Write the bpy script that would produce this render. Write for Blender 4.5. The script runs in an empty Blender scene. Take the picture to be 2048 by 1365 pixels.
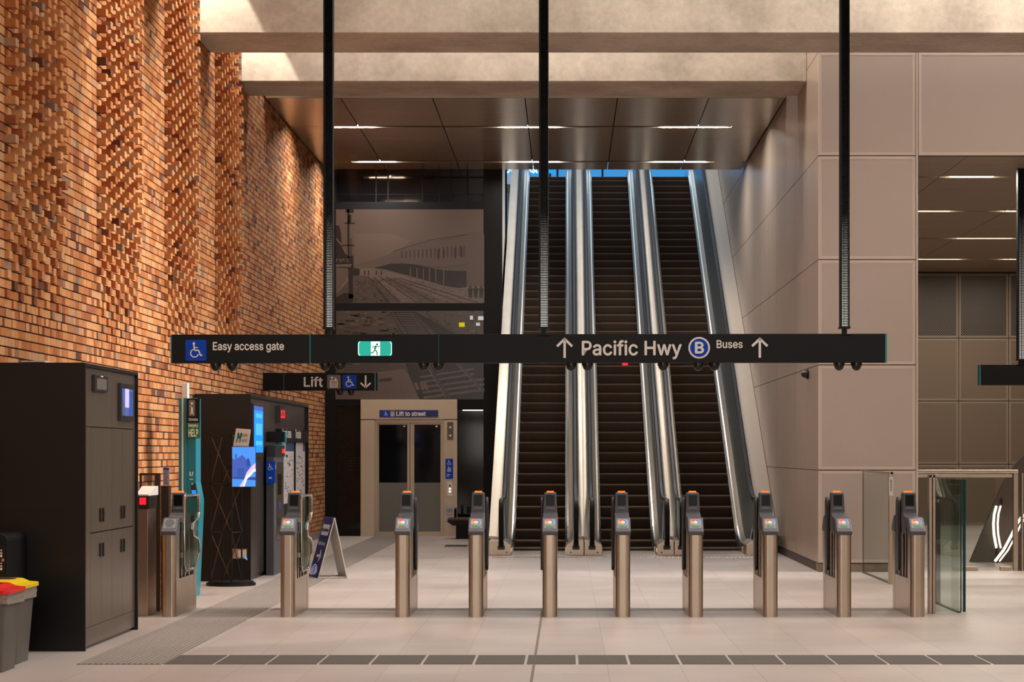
import bpy, math, random
from mathutils import Vector, Matrix
R = random.Random(7)
PI = math.pi
SC = bpy.context.scene
COL = SC.collection
F, CX, CY, EYE = 4160.0, 1134.0, 907.0, 1.75      # focal length in px, level line of sight, eye height

def X(px, D): return (px - CX) * D / F
def Z(py, D): return EYE - (py - CY) * D / F
def P(px, py, D): return (X(px, D), D, Z(py, D))

# ------------------------------------------------------------------ materials
def lin(c):
    if isinstance(c, str):
        c = [int(c[i:i+2], 16) / 255 for i in (1, 3, 5)]
        c = [v / 12.92 if v <= .04045 else ((v + .055) / 1.055) ** 2.4 for v in c]
    return (c[0], c[1], c[2], 1)
MATS = {}
def mat(name, color, rough=.5, metal=0., emit=None, es=0., bump=0., bscale=40., vary=0., vscale=6., spec=.5, aniso=0.):
    m = bpy.data.materials.new(name); m.use_nodes = True
    nt = m.node_tree; b = nt.nodes['Principled BSDF']
    b.inputs['Base Color'].default_value = lin(color)
    b.inputs['Roughness'].default_value = rough
    b.inputs['Metallic'].default_value = metal
    b.inputs['Specular IOR Level'].default_value = spec
    if aniso: b.inputs['Anisotropic'].default_value = aniso
    if emit:
        b.inputs['Emission Color'].default_value = lin(emit); b.inputs['Emission Strength'].default_value = es
    if bump or vary:
        tc = nt.nodes.new('ShaderNodeTexCoord')
        n = nt.nodes.new('ShaderNodeTexNoise'); nt.links.new(tc.outputs['Object'], n.inputs['Vector'])
        if vary:
            n.inputs['Scale'].default_value = vscale; n.inputs['Detail'].default_value = 6
            r = nt.nodes.new('ShaderNodeMapRange')
            r.inputs['From Min'].default_value = .3; r.inputs['From Max'].default_value = .7
            r.inputs['To Min'].default_value = 1 - vary; r.inputs['To Max'].default_value = 1 + vary
            nt.links.new(n.outputs['Fac'], r.inputs['Value'])
            mx = nt.nodes.new('ShaderNodeVectorMath'); mx.operation = 'SCALE'
            mx.inputs[0].default_value = lin(color)[:3]
            nt.links.new(r.outputs['Result'], mx.inputs['Scale'])
            nt.links.new(mx.outputs['Vector'], b.inputs['Base Color'])
        if bump:
            n2 = nt.nodes.new('ShaderNodeTexNoise'); n2.inputs['Scale'].default_value = bscale
            nt.links.new(tc.outputs['Object'], n2.inputs['Vector'])
            bp = nt.nodes.new('ShaderNodeBump'); bp.inputs['Strength'].default_value = bump; bp.inputs['Distance'].default_value = .01
            nt.links.new(n2.outputs['Fac'], bp.inputs['Height']); nt.links.new(bp.outputs['Normal'], b.inputs['Normal'])
    MATS[name] = m
    return m

def attr_mat(name, stops, rough=.85, bump=0., sat=None):
    """colour ramp driven by the per-face attribute 'tone'"""
    m = bpy.data.materials.new(name); m.use_nodes = True
    nt = m.node_tree; b = nt.nodes['Principled BSDF']; b.inputs['Roughness'].default_value = rough
    a = nt.nodes.new('ShaderNodeAttribute'); a.attribute_name = 'tone'
    r = nt.nodes.new('ShaderNodeValToRGB'); cr = r.color_ramp
    while len(cr.elements) < len(stops): cr.elements.new(.5)
    for e, (p, c) in zip(cr.elements, stops): e.position = p; e.color = lin(c)
    nt.links.new(a.outputs['Fac'], r.inputs['Fac'])
    nt.links.new(r.outputs['Color'], b.inputs['Base Color'])
    if bump:
        tc = nt.nodes.new('ShaderNodeTexCoord'); n = nt.nodes.new('ShaderNodeTexNoise')
        n.inputs['Scale'].default_value = 22; n.inputs['Detail'].default_value = 5
        nt.links.new(tc.outputs['Object'], n.inputs['Vector'])
        mr = nt.nodes.new('ShaderNodeMapRange'); mr.inputs['To Min'].default_value = .78; mr.inputs['To Max'].default_value = 1.22
        nt.links.new(n.outputs['Fac'], mr.inputs['Value'])
        mx = nt.nodes.new('ShaderNodeVectorMath'); mx.operation = 'SCALE'
        nt.links.new(r.outputs['Color'], mx.inputs[0]); nt.links.new(mr.outputs['Result'], mx.inputs['Scale'])
        nt.links.new(mx.outputs['Vector'], b.inputs['Base Color'])
        bp = nt.nodes.new('ShaderNodeBump'); bp.inputs['Strength'].default_value = bump; bp.inputs['Distance'].default_value = .004
        nt.links.new(n.outputs['Fac'], bp.inputs['Height']); nt.links.new(bp.outputs['Normal'], b.inputs['Normal'])
    MATS[name] = m
    return m

def glass(name, tint, rough=.0, alpha_like=.9):
    m = bpy.data.materials.new(name); m.use_nodes = True
    nt = m.node_tree; nt.nodes.clear()
    out = nt.nodes.new('ShaderNodeOutputMaterial')
    mix = nt.nodes.new('ShaderNodeMixShader'); fr = nt.nodes.new('ShaderNodeFresnel'); fr.inputs['IOR'].default_value = 1.5
    tr = nt.nodes.new('ShaderNodeBsdfTransparent'); tr.inputs['Color'].default_value = lin(tint)
    gl = nt.nodes.new('ShaderNodeBsdfGlossy'); gl.inputs['Roughness'].default_value = rough
    ge = nt.nodes.new('ShaderNodeNewGeometry'); mu = nt.nodes.new('ShaderNodeMath'); mu.operation = 'SUBTRACT'; mu.use_clamp = True   # reflect off outer faces only
    nt.links.new(fr.outputs['Fac'], mu.inputs[0]); nt.links.new(ge.outputs['Backfacing'], mu.inputs[1])
    nt.links.new(mu.outputs[0], mix.inputs['Fac'])
    nt.links.new(tr.outputs[0], mix.inputs[1]); nt.links.new(gl.outputs[0], mix.inputs[2])
    nt.links.new(mix.outputs[0], out.inputs['Surface'])
    MATS[name] = m
    return m

def perforated(name, c_face, c_hole, pitch, rad, axes=(0, 2), rough=.45, metal=.3):
    """sheet metal with a staggered grid of small dark holes"""
    m = bpy.data.materials.new(name); m.use_nodes = True
    nt = m.node_tree; b = nt.nodes['Principled BSDF']; b.inputs['Roughness'].default_value = rough; b.inputs['Metallic'].default_value = metal
    N = nt.nodes.new; L = nt.links.new
    tc = N('ShaderNodeTexCoord'); sep = N('ShaderNodeSeparateXYZ'); L(tc.outputs['Object'], sep.inputs[0])
    def mth(op, a, c):
        n = N('ShaderNodeMath'); n.operation = op
        for i, v in enumerate((a, c)):
            if v is None: continue
            if isinstance(v, (int, float)): n.inputs[i].default_value = v
            else: L(v, n.inputs[i])
        return n.outputs[0]
    k = 2 * PI / pitch
    s = mth('MULTIPLY', mth('SINE', mth('MULTIPLY', sep.outputs[axes[0]], k), None), mth('SINE', mth('MULTIPLY', sep.outputs[axes[1]], k), None))
    f = mth('GREATER_THAN', s, rad)
    mx = N('ShaderNodeMix'); mx.data_type = 'RGBA'
    mx.inputs['A'].default_value = lin(c_face); mx.inputs['B'].default_value = lin(c_hole)
    L(f, mx.inputs['Factor']); L(mx.outputs['Result'], b.inputs['Base Color'])
    MATS[name] = m
    return m

# concrete, floor
def concrete(name, c1, c2, scale=1.2, rough=.8):
    m = bpy.data.materials.new(name); m.use_nodes = True
    nt = m.node_tree; b = nt.nodes['Principled BSDF']; b.inputs['Roughness'].default_value = rough
    N = nt.nodes.new; L = nt.links.new
    tc = N('ShaderNodeTexCoord')
    n1 = N('ShaderNodeTexNoise'); n1.inputs['Scale'].default_value = scale; n1.inputs['Detail'].default_value = 8; n1.inputs['Roughness'].default_value = .62
    n2 = N('ShaderNodeTexNoise'); n2.inputs['Scale'].default_value = scale * 14; n2.inputs['Detail'].default_value = 6
    L(tc.outputs['Object'], n1.inputs['Vector']); L(tc.outputs['Object'], n2.inputs['Vector'])
    r = N('ShaderNodeValToRGB'); r.color_ramp.elements[0].position = .36; r.color_ramp.elements[1].position = .62
    r.color_ramp.elements[0].color = lin(c1); r.color_ramp.elements[1].color = lin(c2)
    L(n1.outputs['Fac'], r.inputs['Fac'])
    mr = N('ShaderNodeMapRange'); mr.inputs['From Min'].default_value = .3; mr.inputs['From Max'].default_value = .7
    mr.inputs['To Min'].default_value = .9; mr.inputs['To Max'].default_value = 1.08
    L(n2.outputs['Fac'], mr.inputs['Value'])
    mx = N('ShaderNodeVectorMath'); mx.operation = 'SCALE'
    L(r.outputs['Color'], mx.inputs[0]); L(mr.outputs['Result'], mx.inputs['Scale'])
    L(mx.outputs['Vector'], b.inputs['Base Color'])
    bp = N('ShaderNodeBump'); bp.inputs['Strength'].default_value = .15; bp.inputs['Distance'].default_value = .01
    L(n2.outputs['Fac'], bp.inputs['Height']); L(bp.outputs['Normal'], b.inputs['Normal'])
    MATS[name] = m
    return m

def floor_mat():
    m = bpy.data.materials.new('floor_stone'); m.use_nodes = True
    nt = m.node_tree; b = nt.nodes['Principled BSDF']; b.inputs['Roughness'].default_value = .42
    b.inputs['Specular IOR Level'].default_value = .35
    N = nt.nodes.new; L = nt.links.new
    tc = N('ShaderNodeTexCoord')
    br = N('ShaderNodeTexBrick'); br.offset = .5
    br.inputs['Scale'].default_value = 1; br.inputs['Brick Width'].default_value = 1.2; br.inputs['Row Height'].default_value = .6
    br.inputs['Mortar Size'].default_value = .004; br.inputs['Mortar Smooth'].default_value = .3
    br.inputs['Color1'].default_value = lin('#b3a69e'); br.inputs['Color2'].default_value = lin('#aa9d95'); br.inputs['Mortar'].default_value = lin('#93877c')
    mp = N('ShaderNodeMapping'); mp.inputs['Rotation'].default_value = (0, 0, PI / 2); mp.inputs['Location'].default_value = (.3, .27, 0)
    L(tc.outputs['Object'], mp.inputs['Vector']); L(mp.outputs['Vector'], br.inputs['Vector'])
    n2 = N('ShaderNodeTexNoise'); n2.inputs['Scale'].default_value = 90; n2.inputs['Detail'].default_value = 4
    n3 = N('ShaderNodeTexNoise'); n3.inputs['Scale'].default_value = .8; n3.inputs['Detail'].default_value = 5
    L(tc.outputs['Object'], n2.inputs['Vector']); L(tc.outputs['Object'], n3.inputs['Vector'])
    ad = N('ShaderNodeMath'); ad.operation = 'MULTIPLY_ADD'; ad.inputs[1].default_value = .35
    L(n2.outputs['Fac'], ad.inputs[0]); L(n3.outputs['Fac'], ad.inputs[2])
    mr = N('ShaderNodeMapRange'); mr.inputs['From Min'].default_value = .4; mr.inputs['From Max'].default_value = .95
    mr.inputs['To Min'].default_value = .84; mr.inputs['To Max'].default_value = 1.12
    L(ad.outputs[0], mr.inputs['Value'])
    mx = N('ShaderNodeVectorMath'); mx.operation = 'SCALE'
    L(br.outputs['Color'], mx.inputs[0]); L(mr.outputs['Result'], mx.inputs['Scale']); L(mx.outputs['Vector'], b.inputs['Base Color'])
    MATS['floor_stone'] = m

floor_mat()
concrete('concrete', '#a3978a', '#c4b9aa', .9)
concrete('granite_kerb', '#7d7166', '#92857a', 9)
attr_mat('brick', [(0, '#5c3320'), (.15, '#904e28'), (.35, '#ac6735'), (.55, '#bf804a'), (.75, '#c79262'), (.9, '#aa8060'), (1, '#846854')], .9, .5)
mat('mortar', '#3a2416', .95)
mat('steel', '#bdad9b', .32, 1., vary=.05, vscale=3)
mat('steel_bright', '#d2cbc0', .22, 1.)
mat('steel_deck', '#b9ab9a', .42, 1., vary=.06, vscale=2)
mat('steel_balustrade', '#9aa5ab', .33, 1.)
mat('steel_dark', '#5b5048', .35, 1.)
mat('ceiling_metal', '#b8a48f', .24, .5)
mat('black_metal', '#0d0c0c', .5, 0., spec=.25)
mat('cabinet_black', '#131110', .3, 0., spec=.35)
mat('cabinet_bronze', '#62554a', .3, .3)
mat('kiosk_front', '#38312c', .3, .2)
mat('cabinet_seam', '#0b0a0a', .6)
mat('sign_black', '#0c0b0d', .55, spec=.25)
mat('sign_teal', '#0c8a92', .4)
mat('sign_white', '#efe9e3', .5)
mat('sign_blue', '#0a44b8', .6, spec=.2)
mat('sign_grey', '#6d6560', .5)
mat('plastic_grey', '#47464b', .45)
mat('plastic_lightgrey', '#77757a', .45)
mat('plastic_dark', '#1d1c1e', .4)
mat('screen_dark', '#050506', .3, spec=.12)
mat('rubber', '#0f0e0e', .28)
mat('handrail_rubber', '#0a0b0e', .4, spec=.15)
mat('orange', '#ee7a22', .4, emit='#ff7a1a', es=.6)
mat('red', '#d8343a', .5); mat('yellow', '#f2cf1c', .5); mat('green', '#3fa046', .5); mat('blue', '#3c7fd0', .5); mat('orange_print', '#ee8b3a', .5)
mat('white', '#d8d2cb', .5)
mat('bin_red', '#d81f1c', .4); mat('bin_yellow', '#e8c60c', .4); mat('bin_grey', '#57534f', .45)
mat('bin_liner', '#8f867c', .3, bump=.8, bscale=30)
mat('teal', '#0b7786', .35)
mat('sign_green', '#0f7a3c', .4)
mat('navy', '#211f63', .45)
mat('step_riser', '#4c3b2f', .55, .2)
mat('step_tread', '#8a7763', .5, .6)
mat('panel_border', '#c6b9ae', .45, .15)
mat('side_cladding', '#b3a493', .5)
mat('side_panel', '#bba897', .32, .35, vary=.03, vscale=1)
mat('panel_joint', '#4c4038', .7)
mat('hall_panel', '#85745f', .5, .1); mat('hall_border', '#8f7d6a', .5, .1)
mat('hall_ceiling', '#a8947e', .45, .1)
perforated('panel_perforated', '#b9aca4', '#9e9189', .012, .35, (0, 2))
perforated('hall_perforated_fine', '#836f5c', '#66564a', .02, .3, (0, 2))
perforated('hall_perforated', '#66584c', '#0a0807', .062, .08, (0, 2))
perforated('stair_perforated', '#6b5f55', '#2c2622', .03, .2, (0, 2))
mat('lift_portal', '#c4b098', .42, .35)
mat('lift_frame', '#0f0c0b', .5, 0., spec=.2)
mat('lift_glass', '#101114', .06, 0., spec=.5)
mat('lift_frosted', '#6a665d', .35)
mat('door_steel', '#b3a08a', .35, .5)
glass('clear_glass', '#f1f6f3'); glass('tint_glass', '#e9f0ec')
mat('glass_edge', '#0b3f40', .1)
mat('lamp_diffuser', '#ffffff', .5, emit='#fff3dc', es=9.)
mat('lamp_diffuser_cool', '#ffffff', .5, emit='#fff4ea', es=7.)
mat('louvre_glow', '#ffffff', .5, emit='#fff1e4', es=2.)
mat('louvre_glow_dim', '#ffffff', .5, emit='#fff1e4', es=.6)
mat('louvre_black', '#060505', .9, spec=.1)
mat('exit_green', '#059c8c', .4, emit='#04b8a4', es=.45)
mat('exit_figure', '#057a5c', .5, emit='#057a5c', es=.2)
mat('exit_white', '#ffffff', .4, emit='#f4fffb', es=.75)
mat('screen_blue', '#0b6fe0', .3, emit='#0a78f0', es=.95)
mat('screen_blue_light', '#3f93f0', .3, emit='#3a95f5', es=.9)
mat('screen_sky', '#3d78c8', .25, emit='#3f7fd2', es=.75)
mat('screen_shade', '#3a56a8', .25, emit='#3a56a8', es=.55)
mat('screen_dusk', '#2c4a9a', .25, emit='#2c4690', es=.5)
mat('screen_pale', '#b3a9c8', .25, emit='#b3a9c8', es=.75)
mat('screen_white', '#ffffff', .25, emit='#fffaf0', es=1.1)
mat('led_red', '#e01020', .4, emit='#ff1a28', es=1.3)
mat('led_white', '#ffffff', .4, emit='#fffdf5', es=1.2)
mat('led_strip', '#ffffff', .4, emit='#fff0dc', es=1.1)
mat('west_blue', '#0d83c4', .4, emit='#0d93dd', es=.8)
mat('glazing_blue', '#2c86c4', .2, emit='#3f9bd8', es=.5)
mat('paper', '#b9b2b0', .7); mat('paper_ink', '#6f7190', .7); mat('paper_head', '#223f66', .6)
mat('bench_wood', '#5a3826', .55)
mat('stone_dark', '#4f4944', .75, vary=.14, vscale=30); mat('stone_tactile', '#877c73', .75, vary=.14, vscale=25)
mat('drain', '#7c6f64', .6)
mat('joint_dark', '#75685c', .8)
attr_mat('mural_print', [(0, '#120e0c'), (.25, '#2b221e'), (.5, '#43372f'), (.75, '#604f46'), (1, '#a28b7a')], .25)
mat('note_yellow', '#f5e80a', .5)
mat('note_white', '#dfe6ec', .5)
M = MATS

# ------------------------------------------------------------------ mesh builder
def wloc(o):
    v = Vector((0, 0, 0))
    while o is not None:
        v += o.location; o = o.parent
    return v

class MB:
    def __init__(s): s.v = []; s.f = []; s.m = []; s.t = []; s.mi = 0; s.tone = 0.
    def add(s, vs, fs):
        o = len(s.v); s.v += [tuple(p) for p in vs]
        for f in fs: s.f.append([i + o for i in f]); s.m.append(s.mi); s.t.append(s.tone)
        return s
    def use(s, i): s.mi = i; return s
    def box(s, x0, x1, y0, y1, z0, z1):
        if x0 > x1: x0, x1 = x1, x0
        if y0 > y1: y0, y1 = y1, y0
        if z0 > z1: z0, z1 = z1, z0
        return s.add([(x0, y0, z0), (x1, y0, z0), (x1, y1, z0), (x0, y1, z0), (x0, y0, z1), (x1, y0, z1), (x1, y1, z1), (x0, y1, z1)],
                     [(3, 2, 1, 0), (4, 5, 6, 7), (0, 1, 5, 4), (1, 2, 6, 5), (2, 3, 7, 6), (3, 0, 4, 7)])
    def quad(s, a, b, c, d): return s.add([a, b, c, d], [(0, 1, 2, 3)])
    def prism(s, poly, axis, a, b):
        """polygon (list of 2-D points in the other two axes, in x<y<z order) pushed along axis from a to b"""
        n = len(poly)
        def p(q, h):
            if axis == 'x': return (h, q[0], q[1])
            if axis == 'y': return (q[0], h, q[1])
            return (q[0], q[1], h)
        vs = [p(q, a) for q in poly] + [p(q, b) for q in poly]
        fs = [list(range(n))[::-1], list(range(n, 2 * n))] + [(i, (i + 1) % n, n + (i + 1) % n, n + i) for i in range(n)]
        return s.add(vs, fs)
    def loft(s, rings, closed=True, caps=True):
        n = len(rings[0]); vs = [p for r in rings for p in r]; fs = []
        for k in range(len(rings) - 1):
            for i in range(n if closed else n - 1):
                j = (i + 1) % n
                fs.append((k * n + i, k * n + j, (k + 1) * n + j, (k + 1) * n + i))
        if caps and closed:
            fs.append(list(range(n))[::-1]); fs.append([(len(rings) - 1) * n + i for i in range(n)])
        return s.add(vs, fs)
    def tube(s, pts, r, n=8, ry=None):
        pts = [Vector(p) for p in pts]; rings = []
        ry = ry or r; prev = None
        for i, p in enumerate(pts):
            t = (pts[min(i + 1, len(pts) - 1)] - pts[max(i - 1, 0)]).normalized()
            if prev is None:
                a = Vector((1, 0, 0)) if abs(t.x) < .8 else Vector((0, 1, 0))
            else: a = prev
            u = (a - t * a.dot(t)).normalized(); w = t.cross(u); prev = u
            rings.append([p + u * r * math.cos(2 * PI * k / n) + w * ry * math.sin(2 * PI * k / n) for k in range(n)])
        return s.loft(rings)
    def cyl(s, c, r, h, n=20, r2=None, axis='z'):
        r2 = r if r2 is None else r2; rings = []
        for hh, rr in ((0, r), (h, r2)):
            ring = []
            for k in range(n):
                a, b = rr * math.cos(2 * PI * k / n), rr * math.sin(2 * PI * k / n)
                ring.append({'z': (c[0] + a, c[1] + b, c[2] + hh), 'y': (c[0] + a, c[1] + hh, c[2] + b), 'x': (c[0] + hh, c[1] + a, c[2] + b)}[axis])
            rings.append(ring)
        return s.loft(rings)
    def dome(s, c, r, n=14, k=6, down=True, sz=1.):
        rings = []
        for i in range(k + 1):
            a = PI / 2 * i / k * .97
            rings.append([(c[0] + r * math.cos(a) * math.cos(2 * PI * j / n), c[1] + r * math.cos(a) * math.sin(2 * PI * j / n),
                           c[2] + (-1 if down else 1) * sz * r * math.sin(a)) for j in range(n)])
        return s.loft(rings)
    def build(s, name, mats, parent=None, smooth=False, bevel=0., kind=None):
        o0 = wloc(parent) if parent is not None else Vector((0, 0, 0))
        me = bpy.data.meshes.new(name)
        me.from_pydata([(a - o0.x, b - o0.y, c - o0.z) for a, b, c in s.v], [], s.f)
        for m_ in (mats if isinstance(mats, (list, tuple)) else [mats]): me.materials.append(M[m_])
        me.polygons.foreach_set('material_index', s.m)
        if any(s.t):
            at = me.attributes.new('tone', 'FLOAT', 'FACE'); at.data.foreach_set('value', s.t)
        if smooth: me.polygons.foreach_set('use_smooth', [True] * len(me.polygons))
        me.update()
        o = bpy.data.objects.new(name, me); COL.objects.link(o)
        if parent is not None: o.parent = parent
        if bevel:
            b = o.modifiers.new('edge', 'BEVEL'); b.width = bevel; b.segments = 2; b.limit_method = 'ANGLE'
        if smooth:
            try:
                me.set_sharp_from_angle(angle=math.radians(35))
            except Exception: pass
        if kind: o['kind'] = kind
        return o

def tag(o, label, cat, group=None):
    o['label'] = label; o['category'] = cat
    if group: o['group'] = group
    return o
def thing(name, loc, label, cat, group=None):
    o = bpy.data.objects.new(name, None); COL.objects.link(o); o.location = loc; o.empty_display_size = .1
    return tag(o, label, cat, group)
def copy_tree(o, parent=None):
    c = o.copy(); COL.objects.link(c)
    if parent is not None: c.parent = parent
    for ch in list(o.children): copy_tree(ch, c)
    return c
def struct(mb, name, mats, **k): return mb.build(name, mats, kind='structure', **k)

class Decal(MB):
    """flat shapes of a couple of millimetres laid on a face; fn maps (u, v, height above the face) to a point"""
    def __init__(s, fn, h0=0., h1=.002): super().__init__(); s.fn = fn; s.h0, s.h1 = h0, h1
    def poly(s, pts):
        n = len(pts)
        vs = [s.fn(u, v, s.h0) for u, v in pts] + [s.fn(u, v, s.h1) for u, v in pts]
        return s.add(vs, [list(range(n, 2 * n))] + [(i, (i + 1) % n, n + (i + 1) % n, n + i) for i in range(n)])
    def rect(s, u0, u1, v0, v1): return s.poly([(u0, v0), (u1, v0), (u1, v1), (u0, v1)])
    def rrect(s, u0, u1, v0, v1, r):
        pts = []
        for cx, cy, a0 in ((u1 - r, v0 + r, -90), (u1 - r, v1 - r, 0), (u0 + r, v1 - r, 90), (u0 + r, v0 + r, 180)):
            for k in range(5):
                a = math.radians(a0 + k * 22.5); pts.append((cx + r * math.cos(a), cy + r * math.sin(a)))
        return s.poly(pts)
    def disc(s, u, v, r, n=24, ry=None):
        ry = ry or r
        return s.poly([(u + r * math.cos(2 * PI * k / n), v + ry * math.sin(2 * PI * k / n)) for k in range(n)])
    def ring(s, u, v, r0, r1, a0=0, a1=360, n=24, k=1.):
        for i in range(n):
            a, b = math.radians(a0 + (a1 - a0) * i / n), math.radians(a0 + (a1 - a0) * (i + 1) / n)
            s.poly([(u + r0 * math.cos(a), v + k * r0 * math.sin(a)), (u + r1 * math.cos(a), v + k * r1 * math.sin(a)),
                    (u + r1 * math.cos(b), v + k * r1 * math.sin(b)), (u + r0 * math.cos(b), v + k * r0 * math.sin(b))])
        return s
    def stroke(s, pts, w):
        for (a, b), (c, d) in zip(pts, pts[1:]):
            L = math.hypot(c - a, d - b) or 1; nx, ny = -(d - b) / L * w / 2, (c - a) / L * w / 2
            s.poly([(a - nx, b - ny), (c - nx, d - ny), (c + nx, d + ny), (a + nx, b + ny)])
        return s
    def wheelchair(s, u, v, k):
        """the access symbol, k high, centred"""
        f = lambda a, b: (u + a * k, v + b * k)
        s.disc(*f(-.12, .40), .075 * k, 14)
        s.stroke([f(-.12, .32), f(-.09, .0), f(.16, .0), f(.28, -.32), f(.38, -.27)], .075 * k)
        s.stroke([f(-.10, .16), f(.12, .16)], .06 * k)
        s.ring(*f(-.08, -.17), .20 * k, .26 * k, 110, 345, 18)
        return s
    def arrow(s, u, v, k, up=True):
        g = 1 if up else -1
        s.stroke([(u, v - .5 * k * g), (u, v + .46 * k * g)], .12 * k)
        s.stroke([(u - .38 * k, v + .08 * k * g), (u + .03 * k, v + .47 * k * g)], .12 * k)
        s.stroke([(u + .38 * k, v + .08 * k * g), (u - .03 * k, v + .47 * k * g)], .12 * k)
        return s
    def lift_icon(s, u, v, k):
        f = lambda a, b: (u + a * k, v + b * k)
        for a, b in ((f(-.32, .1), f(.32, .1)), (f(-.32, -.48), f(.32, -.48)), (f(-.32, .1), f(-.32, -.48)), (f(.32, .1), f(.32, -.48))):
            s.stroke([a, b], .06 * k)
        for q in (-.19, 0, .19):
            s.stroke([f(q, -.42), f(q, -.1)], .09 * k); s.disc(*f(q, -.02), .05 * k, 8)
        for q, g in ((-.16, 1), (.16, -1)):
            s.stroke([f(q, .3 - .14 * g), f(q, .3 + .16 * g)], .06 * k)
            s.stroke([f(q - .12, .3 + .04 * g), f(q + .01, .3 + .17 * g)], .06 * k); s.stroke([f(q + .12, .3 + .04 * g), f(q - .01, .3 + .17 * g)], .06 * k)
        return s

try:
    FONT = bpy.data.fonts.load(bpy.utils.system_resource('DATAFILES', path='fonts') + '/Inter.woff2')
except Exception:
    FONT = None
def text(body, name, m, fn, u0, u1, v0, v1, parent, bold=.016, h=.002):
    """lettering fitted to the box u0..u1 (v0 baseline or lowest stroke .. v1 top) on the face fn"""
    cu = bpy.data.curves.new(name, 'FONT'); cu.body = body
    if FONT: cu.font = FONT
    cu.resolution_u = 3; cu.extrude = 0; cu.fill_mode = 'FRONT'
    o = bpy.data.objects.new(name, cu); COL.objects.link(o)
    bpy.context.view_layer.update()
    me = bpy.data.meshes.new_from_object(o.evaluated_get(bpy.context.evaluated_depsgraph_get()))
    bpy.data.objects.remove(o)
    xs = [v.co.x for v in me.vertices]; ys = [v.co.y for v in me.vertices]
    xa, xb, ya, yb = min(xs), max(xs), min(ys), max(ys)
    o0 = wloc(parent)
    base = [(v.co.x, v.co.y) for v in me.vertices]; fcs = [list(p.vertices) for p in me.polygons]; n = len(base)
    vs, fs = [], []
    for k, (dx, dy) in enumerate(((0, 0), (bold, 0), (-bold, 0), (0, bold), (0, -bold)) if bold else ((0, 0),)):
        vs += [(x + dx, y + dy, k * .0005) for x, y in base]; fs += [[i + k * n for i in f] for f in fcs]
    bpy.data.meshes.remove(me); me = bpy.data.meshes.new(name); me.from_pydata(vs, [], fs)
    for v in me.vertices:
        p = fn(u0 + (v.co.x - xa) / (xb - xa) * (u1 - u0), v0 + (v.co.y - ya) / (yb - ya) * (v1 - v0), h + v.co.z)
        v.co = Vector(p) - o0
    me.name = name; me.materials.clear(); me.materials.append(M[m])
    for p in me.polygons: p.material_index = 0
    r = bpy.data.objects.new(name, me); COL.objects.link(r); r.parent = parent
    return r

# ------------------------------------------------------------------ camera
cam = bpy.data.cameras.new('camera'); co = bpy.data.objects.new('camera', cam); COL.objects.link(co)
cam.sensor_width = 36; cam.lens = F * 36 / 2048
cam.shift_x = (1024 - CX) / 2048; cam.shift_y = (CY - 682.5) / 2048
cam.clip_end = 300; co.location = (0, 0, EYE); co.rotation_euler = (PI / 2, 0, 0)
SC.camera = co

# ------------------------------------------------------------------ the setting
XL, XR = -5.11, 3.70           # brick wall, escalator side wall
DW, DL, DB = 30.6, 43.9, 50.6  # beige panel wall, lift front, far hall wall
HB, HC = 7.49, 7.74            # beam soffit, metal ceiling
b = MB(); b.box(-5.4, 14, -8, 58, -.2, 0); struct(b, 'floor', 'floor_stone')
b = MB(); b.box(-5.4, 14, -8, 34.6, 11.6, 11.9); struct(b, 'ceiling_roof', 'concrete')
b = MB(); b.box(-5.4, 14, -8.3, -8, 0, 11.9); struct(b, 'wall_rear', 'side_panel')
b = MB(); b.box(12, 12.3, -8, DW, 0, 11.9); struct(b, 'wall_far_right', 'side_panel')
b = MB(); b.box(XL - .3, XL - .02, -8, 12.9, 0, 11.6); struct(b, 'wall_near_left', 'brick')

# beams
for i, (d0, d1) in enumerate(((28.4, 29.8), (32.1, 33.4), (24.7, 26.1), (21.0, 22.4), (17.3, 18.7), (13.6, 15.0), (9.9, 11.3), (6.2, 7.6))):
    b = MB(); b.box(XL, XR if d0 > DW else 12, d0, d1, HB, 11.6)
    struct(b, 'ceiling_beam' + ('' if i == 0 else '.%03d' % i), 'concrete', bevel=.012)

# brick wall: courses of stretchers and headers, four bands of projecting headers that sink back into the wall lower down
RH = .088
piers = [(18.9, 21.1), (22.6, 25.0), (26.4, 28.75), (30.2, 32.5)]
w = MB()
w.use(1).box(XL - .3, XL - .014, 12.9, 53.5, 0, 11.6); w.use(0)
def brick(y0, y1, z, proj):
    x0, x1 = XL - .02, XL + proj
    y1 -= .005; z1 = z + RH - .0135
    w.tone = min(.999, max(.01, R.gauss(.5, .24)))
    w.add([(x0, y0, z), (x1, y0, z), (x1, y1, z), (x0, y1, z), (x0, y0, z1), (x1, y0, z1), (x1, y1, z1), (x0, y1, z1)],
          [(3, 2, 1, 0), (4, 5, 6, 7), (0, 1, 5, 4), (1, 2, 6, 5), (2, 3, 7, 6)])
def plain(y, yend, z):
    while y < yend - .001:
        L = .235 if R.random() < .55 else .118
        if yend - y < L + .06: L = yend - y
        brick(y, y + L, z, R.uniform(-.001, .002)); y += L
rows = int(8.9 / RH)
for r in range(rows):
    z = r * RH; y = 12.9 - R.uniform(0, .2)
    p = max(0., min(.1, (z - 2.75) * .056))
    if p < .007: p = 0
    for a, e in piers:
        plain(y, a, z); y = a; k = 0
        n = int((e - a) / .24)
        for c in range(n):
            yy = a + c * .24
            if (c + r) % 2 == 0 and p:
                brick(yy, yy + .118, z, p); brick(yy + .118, yy + .24, z, 0)
            else:
                if R.random() < .5: brick(yy, yy + .24, z, 0)
                else: brick(yy, yy + .118, z, 0); brick(yy + .118, yy + .24, z, 0)
        y = a + n * .24
    plain(y, 44.2, z)
struct(w, 'wall_left', ['brick', 'mortar'])
b = MB(); b.box(XL - .02, XL + .02, 34.8, DL - .01, 0, .14); struct(b, 'baseboard_left', 'granite_kerb')

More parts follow.
